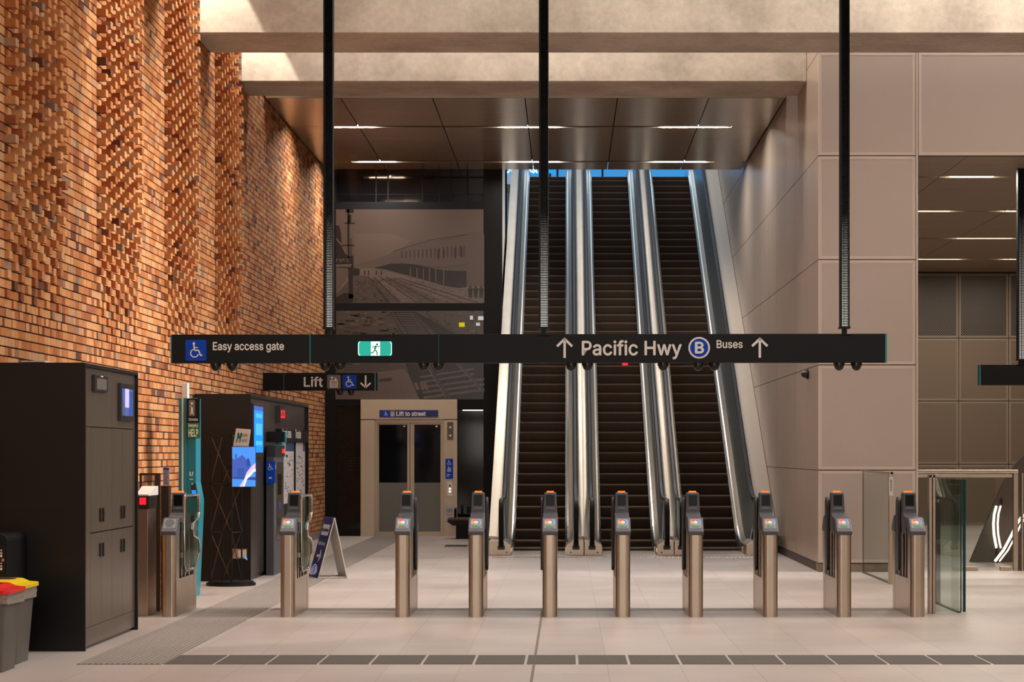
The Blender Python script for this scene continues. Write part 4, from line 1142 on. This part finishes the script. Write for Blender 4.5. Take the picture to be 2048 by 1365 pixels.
# help point
DH = 25.3; XH = X(360, DH)
t = thing('help_point', (X(380, DH), DH, 0), 'tall teal help point with white light bar and black and green flag sign', 'help point')
b = MB(); b.box(X(357.5, DH), X(374, DH), DH, DH + .35, 0, Z(797, DH)); b.build('column', 'teal', t, bevel=.004)
b = MB(); b.box(X(363.5, DH), X(366.8, DH), DH - .003, DH, .1, Z(797, DH)); b.build('light_bar', 'white', t)
b = MB(); b.box(X(363, DH), X(374.5, DH), DH + .02, DH + .14, Z(797, DH), Z(766, DH)); b.build('beacon', 'white', t, bevel=.006)
pr = [(X(374.2, DH), 0), (X(390, DH), 0), (X(395, DH), Z(1085, DH)), (X(398, DH), Z(1018, DH)), (X(398, DH), Z(1000, DH)), (X(391.5, DH), Z(965, DH)), (X(391.5, DH), Z(797, DH)), (X(374.2, DH), Z(797, DH))]
b = MB(); b.prism(pr, 'y', DH + .01, DH + .35); cs = b.build('console', 'teal', t, bevel=.004)
fn = lambda u, v, h: (X(u, DH), DH + .01 - h, Z(v, DH))
q = Decal(fn); q.poly([(381, 966), (391, 968), (394.5, 996), (383.5, 996)]); s_ = q.build('screen_frame', 'plastic_dark', cs)
q = Decal(fn, .002, .004); q.poly([(383, 981), (391.5, 981), (393, 993), (384.5, 993)]); q.build('screen', 'screen_blue', s_)
q = Decal(fn, .002, .004); q.rect(382.5, 386, 970, 967); q.build('label_tag', 'white', s_)
q = Decal(fn, 0, .004); q.disc(392, 1015, 2.2, 14, 2.2); q.build('call_button', 'sign_green', cs)
q = Decal(fn); q.rect(379, 381, 953, 944); q.stroke([(383.5, 953), (385.5, 944)], 1.6); q.rect(379, 386, 960, 958.6); q.build('symbols', 'sign_white', cs)
b = MB(); b.box(X(374.5, DH), X(400.3, DH), DH - .05, DH - .01, Z(877.5, DH), Z(798, DH)); fl = b.build('flag_sign', 'sign_black', t)
fn = lambda u, v, h: (X(u, DH), DH - .05 - h, Z(v, DH))
q = Decal(fn); q.rrect(379, 391.5, 801, 833, 1.5); ig = q.build('grey_square', 'sign_grey', fl)
q = Decal(fn, .002, .004); q.disc(385.3, 807.5, 1.9, 12, 2.4); q.rect(383.8, 387, 828, 813); q.rect(382.3, 387, 815, 812.6); q.rect(382, 388.6, 829, 826.6); q.build('information_symbol', 'sign_white', ig)
text('Information', 'lettering', 'sign_white', fn, 378.7, 397.3, 842.5, 836.5, fl, .01)
q = Decal(fn); q.rect(376.5, 400, 877, 846.5); gr = q.build('green_panel', 'sign_green', fl)
text('Emergency', 'lettering', 'sign_white', fn, 378.8, 397.5, 856.5, 848.3, gr, .015, .004)
text('HELP', 'lettering', 'sign_white', fn, 379, 397.8, 873.5, 859.5, gr, .02, .004)

# ------------------------------------------------------------------ kiosk block with ticket machine and posters
XK = -4.31; k0, k1, zk = 28.35, 34.7, 2.56
t = thing('information_kiosk', (XK, k0, 0), 'long black kiosk block with a blue screen and two posters along the brick wall', 'kiosk')
b = MB(); b.box(XL + .03, XK, k0, k0 + .04, 0, zk); b.box(XL + .03, XK, k1 - .06, k1, 0, zk); b.box(XL + .03, XK, k0 + .04, k1 - .06, zk - .05, zk); b.box(XL + .03, XK - .04, k0 + .04, k1 - .06, 0, zk - .05)
b.build('body', 'cabinet_black', t, bevel=.004)
DK = lambda px: -XK * F / (CX - px)
XFk = XK - .04
b = MB()
pxs = [506, 522, 544, 571, 592, 612]
for a, c in zip(pxs, pxs[1:]): b.box(XFk, XFk + .012, max(DK(a), k0 + .045) + .004, min(DK(c), k1 - .065) - .004, .06, zk - .055)
fc = b.build('front_panel', 'kiosk_front', t)
fnk = lambda u, v, h: (XFk + .012 + h, DK(u), Z(v, DK(u)))
ZK = lambda px, py: Z(py, DK(px))
b = MB(); b.box(XFk + .012, XK + .03, k0 + .06, DK(523.5), 1.7, 2.43); sf = b.build('screen_frame', 'plastic_dark', t, bevel=.004)
q = Decal(lambda u, v, h: (XK + .03 + h, u, v)); d0, d1 = k0 + .1, DK(522.5) - .04
q.rect(d0, d1, 1.76, 2.4); q.h0, q.h1 = .002, .003; q.mi = 1
for z0, z1 in ((2.24, 2.3), (2.0, 2.16), (1.86, 1.92)): q.rect(d0 + .15, d1 - .1, z0, z1)
q.mi = 2; q.rect(d0, d1, 2.34, 2.4); q.build('screen', ['screen_blue', 'screen_blue_light', 'screen_shade'], sf)
# side face fittings
fnd = lambda u, v, h: (X(u, k0), k0 - h, Z(v, k0))
q = Decal(fnd, 0, .012); q.rect(465.5, 494, 1118, 1098.5); so_ = q.build('socket_plate', 'steel', t)
q = Decal(fnd, .012, .03); q.rect(477, 492, 1115, 1101); q.build('socket', 'white', so_)
q = Decal(fnd, .012, .016); q.poly([(489, 1114), (493, 1114), (495.5, 1121), (491, 1119)]); q.build('blue_tag', 'screen_blue_light', so_)
# red digital display
b = MB(); b.box(XFk + .012, XK + .05, DK(554), DK(563.5), 2.22, 2.46); c_ = b.build('display_case', 'plastic_dark', t)
text('13', 'red_digits', 'led_red', lambda u, v, h: (XK + .05 + h, u, v), DK(555), DK(562.8), 2.28, 2.39, c_, .03)
# flag sign and header, posters
b = MB(); b.box(XFk + .012, XK + .24, DK(536), DK(536) + .05, ZK(536, 885), ZK(536, 864)); f2 = b.build('flag_sign', 'sign_black', t)
b = MB(); b.box(XK + .24, XK + .26, DK(536), DK(536) + .05, ZK(536, 885), ZK(536, 864)); b.build('edge_trim', 'sign_teal', f2)
b = MB(); b.box(XFk + .012, XK + .05, DK(555), DK(610), ZK(555, 884), ZK(555, 858)); hd = b.build('poster_header', 'sign_black', t)
fh = lambda u, v, h: (XK + .05 + h, u, v)
zb = ZK(565, 876)
text('Local area', 'lettering', 'sign_white', fh, DK(558.5), DK(575.5), zb, zb + .135, hd, .01)
text('Timetable', 'lettering', 'sign_white', fh, DK(584), DK(595.5), zb, zb + .135, hd, .01)
b = MB(); b.box(XFk + .012, XK + .05, DK(557), DK(560.5), .2, ZK(555, 884)); b.build('edge_trim', 'sign_teal', t)
for p0, p1, nm in ((564, 585.5, 0), (588.5, 608, 1)):
    d0, d1 = DK(p0), DK(p1); z1 = 1.95; z0 = .95
    b = MB(); b.box(XFk + .012, XK + .02, d0, d1, z0, z1); pf_ = b.build('poster_case', 'plastic_dark', t)
    q = Decal(lambda u, v, h: (XK + .02 + h, u, v)); q.rect(d0 + .04, d1 - .04, z0 + .03, z1 - .03)
    q.h0, q.h1 = .002, .003; q.mi = 2; q.rect(d0 + (.2 if nm == 0 else .75) * (d1 - d0), d1 - .04, z1 - .17, z1 - .03)
    q.mi = 1; rg = random.Random(nm + 5)
    for k in range(40):
        a, z = rg.uniform(d0 + .1, d1 - .3), rg.uniform(z0 + .1, z1 - .22); q.rect(a, a + rg.uniform(.05, .2), z, z + rg.uniform(.008, .03))
    q.build('poster', ['paper', 'paper_ink', 'paper_head'], pf_)
# ticket machine standing against the kiosk
m0, m1 = DK(534.5) + .1, DK(556) - .05
t = thing('ticket_machine', (XK + .09, (m0 + m1) / 2, 0), 'dark grey ticket machine with a pale front panel standing against the black kiosk', 'ticket machine')
m0 = 29.75; m1 = 30.75; xm = XK + .12
b = MB(); b.box(XK + .002, xm, m0, m1, 0, 1.86); b.build('body', 'plastic_grey', t, bevel=.01)
b = MB(); b.box(XK + .004, xm + .02, m0 - .004, m1 + .004, 1.70, 1.865); tp = b.build('top_box', 'plastic_dark', t, bevel=.01)
b = MB(); b.box(xm + .02, xm + .024, m1 - .3, m1 - .05, 1.75, 1.81); b.build('red_light', 'led_red', tp)
q = Decal(lambda u, v, h: (xm + h, u, v), 0, .012); q.rrect(m0 + .12, m1 - .12, .5, 1.62, .15); fp = q.build('front_plate', 'steel_bright', t)
q = Decal(lambda u, v, h: (xm + .012 + h, u, v)); q.rect(m0 + .3, m1 - .3, 1.15, 1.45); q.build('screen', 'screen_dark', fp)
q = Decal(lambda u, v, h: (xm + .012 + h, u, v)); q.disc((m0 + m1) / 2, .98, .06, 20); q.build('reader', 'sign_blue', fp)
q = Decal(lambda u, v, h: (xm + .012 + h, u, v)); q.rect(m0 + .3, m1 - .4, .7, .82); q.build('ticket_slot', 'plastic_dark', fp)
b = MB(); b.box(xm - .12 + .01, xm + .02, m0 - .03, m0 - .012, ZK(531, 967), ZK(531, 923)); bl = b.build('blue_sign', 'sign_blue', t)
q = Decal(lambda u, v, h: (u, m0 - .03 - h, v)); xx = xm - .05; q.wheelchair(xx, ZK(531, 935), .1); q.rect(xx - .02, xx + .02, ZK(531, 958), ZK(531, 955)); q.build('access_symbol', 'sign_white', bl)
b = MB(); b.box(xm - .06, xm - .04, m0 - .014, m0 + .005, ZK(531, 950), ZK(531, 940)); b.build('bracket', 'steel', t)

# display stand: truss, screen, logo board
DD = 27.55; xd = -4.45
t = thing('display_stand', (xd, DD, 0), 'black truss display stand on a round base beside the black kiosk', 'display stand')
b = MB(); b.cyl((xd, DD, 0), .325, .035, 40); b.cyl((xd, DD, .035), .30, .02, 40); b.build('base', 'black_metal', t)
rods = [(-.25, -.12), (-.14, .16), (.03, -.14), (.12, .14)]
ztop = Z(872, DD)
for rx, ry in rods:
    b = MB(); b.tube([(xd + rx, DD + ry, .05), (xd + rx, DD + ry, ztop)], .011, 8); b.build('upright', 'black_metal', t)
lv = [.06, .06 + (ztop - .06) / 3, .06 + 2 * (ztop - .06) / 3, ztop]
for k in range(3):
    for i, j in ((0, 1), (1, 3), (3, 2), (2, 0)):
        (ax, ay), (bx_, by) = rods[i], rods[j]
        b = MB(); b.tube([(xd + ax, DD + ay, lv[k]), (xd + bx_, DD + by, lv[k + 1])], .006, 6); b.build('brace', 'steel_dark', t)
for k in range(1, 4):
    for i, j in ((0, 1), (1, 3), (3, 2), (2, 0)):
        (ax, ay), (bx_, by) = rods[i], rods[j]
        b = MB(); b.tube([(xd + ax, DD + ay, lv[k]), (xd + bx_, DD + by, lv[k])], .007, 6); b.dome((xd + ax, DD + ay, lv[k] + .02), .02, 10, 4); b.build('rung', 'black_metal', t)
# screen, turned a little to the right
ds = DD - .22
P0 = Vector(P(463.5, 975, ds)); P1 = Vector(P(512, 973, ds + .1))
ux = Vector((P1.x - P0.x, .1, 0)); W_ = ux.length; ux.normalize(); un = Vector((ux.y, -ux.x, 0))
fs = lambda u, v, h: tuple(Vector((P0.x, ds, 0)) + ux * u + un * h + Vector((0, 0, v)))
zl, zh = Z(975, ds), Z(893.5, ds)
b = Decal(fs, -.03, 0.); b.rect(0, W_, zl, zh); b.add([b.fn(u, v, -.03) for u, v in ((0, zl), (W_, zl), (W_, zh), (0, zh))], [(3, 2, 1, 0)])
sc_ = b.build('screen_case', 'plastic_dark', t)
q = Decal(fs, 0, .002); m_ = .006; q.rect(m_, W_ - m_, zl + m_, zh - m_)
Wp, Hp = W_ - 2 * m_, zh - zl - 2 * m_
g = lambda a, c: (m_ + a * Wp, zl + m_ + c * Hp)
q.h0, q.h1 = .002, .003; q.mi = 1
q.poly([g(0, .72), g(.12, .66), g(.12, .82), g(.2, .82), g(.2, .70), g(.42, .80), g(.62, .68), g(.8, .52), g(.8, .24), g(0, .24)]); q.mi = 2; q.poly([g(.62, .68), g(.68, .73), g(.74, .68), g(.8, .52), g(.62, .52)])
q.poly([g(0, .24), g(1, .24), g(1, .16), g(0, .2)])
q.h1 = .004; q.mi = 2
for a in (.22, .30, .38, .46): q.rect(g(a, 0)[0], g(a + .04, 0)[0], g(0, .25)[1], g(0, .46)[1])
q.h1 = .005; q.mi = 3; q.poly([g(.3, .0), g(.52, 0), g(.66, .22), g(.98, .42), g(1, .42), g(1, .6), g(.8, .5), g(.62, .36), g(.5, .18)])
q.h1 = .006; q.mi = 4; q.poly([g(.47, .01), g(.52, .01), g(.62, .2), g(.75, .25), g(.92, .38), g(1, .38), g(1, .44), g(.92, .44), g(.72, .31), g(.6, .27)])
q.build('screen', ['screen_sky', 'screen_shade', 'screen_dusk', 'screen_pale', 'screen_white'], sc_)
b = MB(); b.box(xd - .02, xd + .1, DD - .19, DD - .12, Z(940, DD), Z(930, DD)); b.build('screen_bracket', 'black_metal', t)
# logo board
q4 = [(465, 893), (496, 893.2), (500.5, 859.4), (471, 857)]
fb = lambda u, v, h: (X(u, ds), ds + .05 - h, Z(v, ds))
q = Decal(fb, -.006, .0); q.poly(q4); q.add([q.fn(u, v, -.006) for u, v in q4], [(3, 2, 1, 0)]); lb_ = q.build('logo_board', 'white', t)
sh = lambda u, v, h: fb(u + (893 - v) * .165, v, h)
q = Decal(sh); 
for a, c in (((470.5, 885.5), (471.5, 866)), ((476.8, 885.5), (477.8, 866))): q.stroke([a, c], 2.6)
q.stroke([(471.5, 866.5), (474.2, 878)], 2.4); q.stroke([(477.6, 866.5), (474.2, 878)], 2.4); q.build('logo', 'teal', lb_)
text('sydney', 'lettering', 'sign_black', sh, 479.5, 490.5, 876.5, 867, lb_, .0)
text('METRO', 'lettering', 'sign_black', sh, 480.5, 491.5, 885, 879, lb_, .0)

# folding sign
t = thing('folding_sign', (-3.36, 29.2, 0), 'navy folding A-frame sign reading Walk this way on the tactile strip', 'sign')
f0, f1 = Vector((-3.475, 29.0, 0)), Vector((-3.652, 29.5, 0))
t0, t1 = Vector((-3.24, 28.95, .848)), Vector((-3.417, 29.45, .848))
r0, r1 = Vector((-3.065, 29.08, 0)), Vector((-3.242, 29.58, 0))
def board(a, b_, c, d, th, mname, nm):
    n = (b_ - a).cross(d - a).normalized() * th
    m2 = MB(); m2.add([a, b_, c, d, a + n, b_ + n, c + n, d + n], [(0, 1, 2, 3), (7, 6, 5, 4), (0, 4, 5, 1), (1, 5, 6, 2), (2, 6, 7, 3), (3, 7, 4, 0)]); return m2.build(nm, mname, t)
fbd = board(f0, f1, t1, t0, .012, 'white', 'front_board')
board(r1, r0, t0 + Vector((.015, 0, 0)), t1 + Vector((.015, 0, 0)), .012, 'white', 'rear_board')
ax = (f0 - f1); Wd = ax.length; ax.normalize(); up_ = (t1 - f1); Hd = up_.length; up_.normalize(); nn = ax.cross(up_).normalized()
if nn.x > 0: nn = -nn
ff = lambda u, v, h: tuple(f1 + ax * u * Wd + up_ * v * Hd + nn * (h + .0125))
q = Decal(ff, -.0005, .001); q.rect(0.0, 1, 0, 1); pr_ = q.build('poster', 'navy', fbd)
q = Decal(ff, .001, .002); q.rect(.12, .9, .70, .88); q.build('white_label', 'white', pr_)
text('Self-guided tour', 'lettering', 'navy', ff, .16, .86, .75, .82, pr_, .02, .003)
text('Walk this way', 'lettering', 'white', ff, .1, .9, .52, .60, pr_, .02, .002)
q = Decal(ff, .001, .002); q.stroke([(.3, .36), (.72, .36)], .05); q.stroke([(.58, .45), (.78, .355)], .05); q.stroke([(.58, .27), (.78, .365)], .05); q.build('arrow', 'white', pr_)
q = Decal(ff, .001, .002)
for k in range(5): q.ring(.42, .02, .1 + k * .07, .115 + k * .07, 20, 170, 14, .5)
q.build('swirl', 'screen_pale', pr_)
b = MB(); b.tube([f0 + Vector((.01, .02, .012)), r0 + Vector((-.01, .02, .012))], .012, 6); b.build('floor_bar', 'white', t)
b = MB(); b.tube([f1 + Vector((.01, -.02, .012)), r1 + Vector((-.01, -.02, .012))], .012, 6); b.build('floor_bar', 'white', t)

# ------------------------------------------------------------------ glass barriers on the right
t = thing('glass_barrier', (4.33, 28.6, 0), 'clear glass barrier panel with a steel end post before the beige panel wall', 'barrier')
b = MB(); b.box(4.324, 4.336, 27.8, 30.4, .01, 1.47); b.build('pane', 'tint_glass', t)
b = MB(); b.box(4.29, 4.345, 27.7, 27.8, 0, 1.5); ps = b.build('post', 'steel', t, bevel=.004)
b = MB(); b.box(4.31, 4.35, 27.7, 30.4, 1.47, 1.5); b.build('top_rail', 'steel', t)
b = MB(); b.box(4.315, 4.345, 27.8, 30.4, 0, .02); b.build('floor_channel', 'steel_dark', t)
b = MB(); b.box(4.322, 4.338, 30.38, 30.42, 0, 1.5); b.build('end_trim', 'steel_dark', t)
q = Decal(lambda u, v, h: (u, 27.7 - h, v)); q.rect(4.288, 4.344, Z(992, 27.7), Z(955, 27.7)); pl = q.build('label_plate', 'white', ps)
q = Decal(lambda u, v, h: (u, 27.698 - h, v))
for py in range(960, 982, 3): q.rect(4.305, 4.325, Z(py + 1.3, 27.7), Z(py, 27.7))
q.build('printed_marks', 'sign_black', pl)

t = thing('glass_gate', (4.3, 23.4, 0), 'tall clear glass gate leaf with thick dark edge, right of the last ticket gate', 'gate')
xg = 4.30
b = MB(); b.box(xg - .006, xg + .006, 22.72, 24.3, .015, 1.46); b.build('leaf', 'clear_glass', t)
b = MB(); b.box(xg + .04, xg + .052, 22.72, 23.5, .015, 1.46); b.build('leaf', 'clear_glass', t)
b = MB(); b.box(xg - .006, xg + .006, 22.70, 22.72, .015, 1.46); b.build('leaf_edge', 'glass_edge', t)
b = MB(); b.box(xg + .022, xg + .052, 22.70, 22.72, .015, 1.46); b.build('leaf_edge', 'glass_edge', t)
b = MB(); b.box(X(1856.5, 22.75), X(1862.5, 22.75), 22.7, 22.8, 0, Z(950, 22.7)); b.box(X(1864, 22.75), X(1869.5, 22.75), 22.7, 22.8, 0, Z(950, 22.7)); b.build('post', 'steel', t, bevel=.004)
b = MB(); b.box(X(1871, 22.75), xg - .02, 22.74, 22.752, .02, 1.46); b.build('side_pane', 'clear_glass', t)
b = MB(); b.box(X(1857, 22.75), xg + .06, 22.7, 22.78, Z(955.5, 22.7), Z(950, 22.7)); b.build('head_rail', 'steel', t)
b = MB(); b.box(xg - .02, xg + .02, 22.8, 24.3, 0, .015); b.build('floor_channel', 'steel_dark', t)
b = MB(); b.box(xg - .02, xg + .06, 24.28, 24.34, 0, 1.5); b.build('pivot_post', 'steel_dark', t)

DG = 30.95
t = thing('glass_balustrade', (6.0, DG, 0), 'glass balustrade with a bright steel handrail across the opening to the far hall', 'balustrade')
b = MB(); b.box(XO, X(1990, DG), DG, DG + .012, .05, 1.42); b.build('pane', 'clear_glass', t)
b = MB(); b.box(XO + .005, X(2036, DG), DG - .05, DG + .02, Z(947, DG), Z(940, DG)); b.build('handrail', 'steel_bright', t, bevel=.01)
b = MB(); b.box(XO + .005, X(2024, DG), DG - .02, DG + .03, Z(955.5, DG), Z(949, DG)); b.build('head_rail', 'steel_deck', t)
b = MB(); b.box(X(1906, DG), X(1955, DG), DG - .04, DG + .04, 0, .06); b.build('floor_fitting', 'steel', t, bevel=.004)
b = MB(); b.box(X(2000, DG), X(2021, DG), DG - .04, DG + .04, 0, .06); b.build('floor_fitting', 'steel', t, bevel=.004)
for p0, p1 in ((2026.5, 2035.5), (2042.5, 2046)):
    b = MB(); b.box(X(p0, DG), X(p1, DG), DG - .03, DG + .05, 0, Z(947, DG)); b.build('post', 'steel', t, bevel=.004)
b = MB(); b.box(X(2040, DG), X(2120, DG), DG, DG + .012, .3, 1.42); b.build('pane', 'clear_glass', t)
b = MB(); b.box(X(2037, DG), X(2130, DG), DG - .02, DG + .06, 0, .26); b.build('base', 'steel_dark', t)

# escalator crossing the far hall behind the balustrade
DE = 33.0
t = thing('cross_escalator', (X(1990, DE), DE, 0), 'escalator side with perforated cladding and lit handrail strips behind the glass balustrade', 'escalator')
b = MB(); b.prism([(X(1948, DE), 0), (X(2330, DE), 0), (X(2330, DE), Z(905, DE)), (X(2062, DE), Z(905, DE)), (X(2040, DE), Z(930, DE)), (X(2016, DE), Z(965, DE))], 'y', DE + .35, DE + .42); b.build('side_cladding', 'stair_perforated', t)
for off, r_ in ((0, .022), (9, .013)):
    b = MB(); pts = [(1991 + off, 1134), (2008 + off, 1102), (2024 + off, 1072), (2034 + off, 1050), (2044 + off, 1036), (2058 + off, 1026), (2080 + off, 1020), (2330, 1018 + off)]
    b.tube([(X(u, DE), DE + .05, max(0.03, Z(v, DE))) for u, v in pts], r_, 8); b.build('lit_handrail', 'led_strip', t)
for off, r_ in ((0, .022), (8.5, .016)):
    b = MB(); pts = [(1998 + off, 1013), (1993.5 + off, 1030), (1992 + off, 1050), (1993 + off, 1070), (1996.5 + off, 1090), (1998.5 + off, 1098)]
    b.tube([(X(u, DE), DE + .2, Z(v, DE)) for u, v in pts], r_, 8); b.build('lit_strip', 'led_strip', t)
b = MB(); b.tube([(X(1999, DE), DE + .2, 0), (X(1999, DE), DE + .2, Z(1095, DE))], .02, 8); b.build('strip_post', 'steel_dark', t)
b = MB(); b.tube([(X(2007, DE), DE + .2, Z(1013, DE)), (X(2012, DE), DE + .36, Z(1000, DE))], .02, 8); b.build('strip_bracket', 'steel_dark', t)

# ------------------------------------------------------------------ light
wd = bpy.data.worlds.new('sky'); SC.world = wd; wd.use_nodes = True
bg = wd.node_tree.nodes['Background']; bg.inputs['Color'].default_value = (.45, .68, 1, 1); bg.inputs['Strength'].default_value = .4
# daylight-white and warm lamps over the bays between the beams
for d, pw in ((34.3, 130), (30.95, 470), (27.25, 280), (23.5, 300), (19.8, 330), (16.1, 430), (12.4, 360), (8.7, 260), (3.0, 240)):
    ln = 8.4 if d > 30 else 15.5
    area('bay_lamp', (XL + .3 + ln / 2, d, 11.5), ln, 1.0 if d > 33 else 2.0, pw * (1 if d > 30 else 1.6), WARM)
area('panel_wash', (8, 30.22, 11.3), 8.2, .5, 720, WARM)
# wall washers high in the bays beside the brick wall
for d in (32.1, 28.4, 24.7, 21.0):
    spot('wall_washer', (-4.97, d - .55, 9.4), (-4.93, d + .1, 6), 520, WARMER, 47, .12, .03)
spot('wall_washer', (-4.75, 34.3, 9.6), (-5.0, 34.4, 2), 160, WARMER, 50, .3)
for d in (38.2, 42.7): spot('scallop', (-4.62, d, HC - .02), (-4.9, d, 2), 100, WARMER, 70, .5)
# glazed entrance behind the viewer
area('entrance_daylight', (-1.5, -7.5, 4), 6, 5, 420, (.8, .9, 1), (PI / 2, 0, PI))
def aim(name, loc, target, sx, sy, power, color, spread=PI):
    o = area(name, loc, sx, sy, power, color, spread=spread); o.rotation_euler = (Vector(target) - Vector(loc)).to_track_quat('-Z', 'Y').to_euler(); return o
for d, pw in ((28, 1000), (24.2, 1150)):
    aim('concourse_fill', (11.6, d, 9.6), (-5, d - 2.5, 8.2), 3.5, 2.5, pw, WARM, math.radians(95))  # added side fill to brighten the brick faces, no known fitting there
aim('concourse_fill', (0, -6, 8.5), (0, 32, 3), 14, 4, 900, WARM)  # added soft fill behind the viewer for surfaces facing the camera
area('upper_lamp', (1.1, 49.5, 13.2), 6, 5, 170, WARM)
area('escalator_daylight', (1.2, 58, 14.5), 9, 5, 130, (.66, .84, 1), (math.radians(-58), 0, 0))

vs = SC.view_settings
vs.view_transform = 'Standard'; vs.look = 'None'; vs.gamma = 1; vs.exposure = .38; vs.use_curve_mapping = False
SC.cycles.max_bounces = 6; SC.cycles.adaptive_threshold = .02; SC.cycles.caustics_reflective = False; SC.cycles.caustics_refractive = False
SC.cycles.transparent_max_bounces = 12; SC.cycles.sample_clamp_indirect = 6
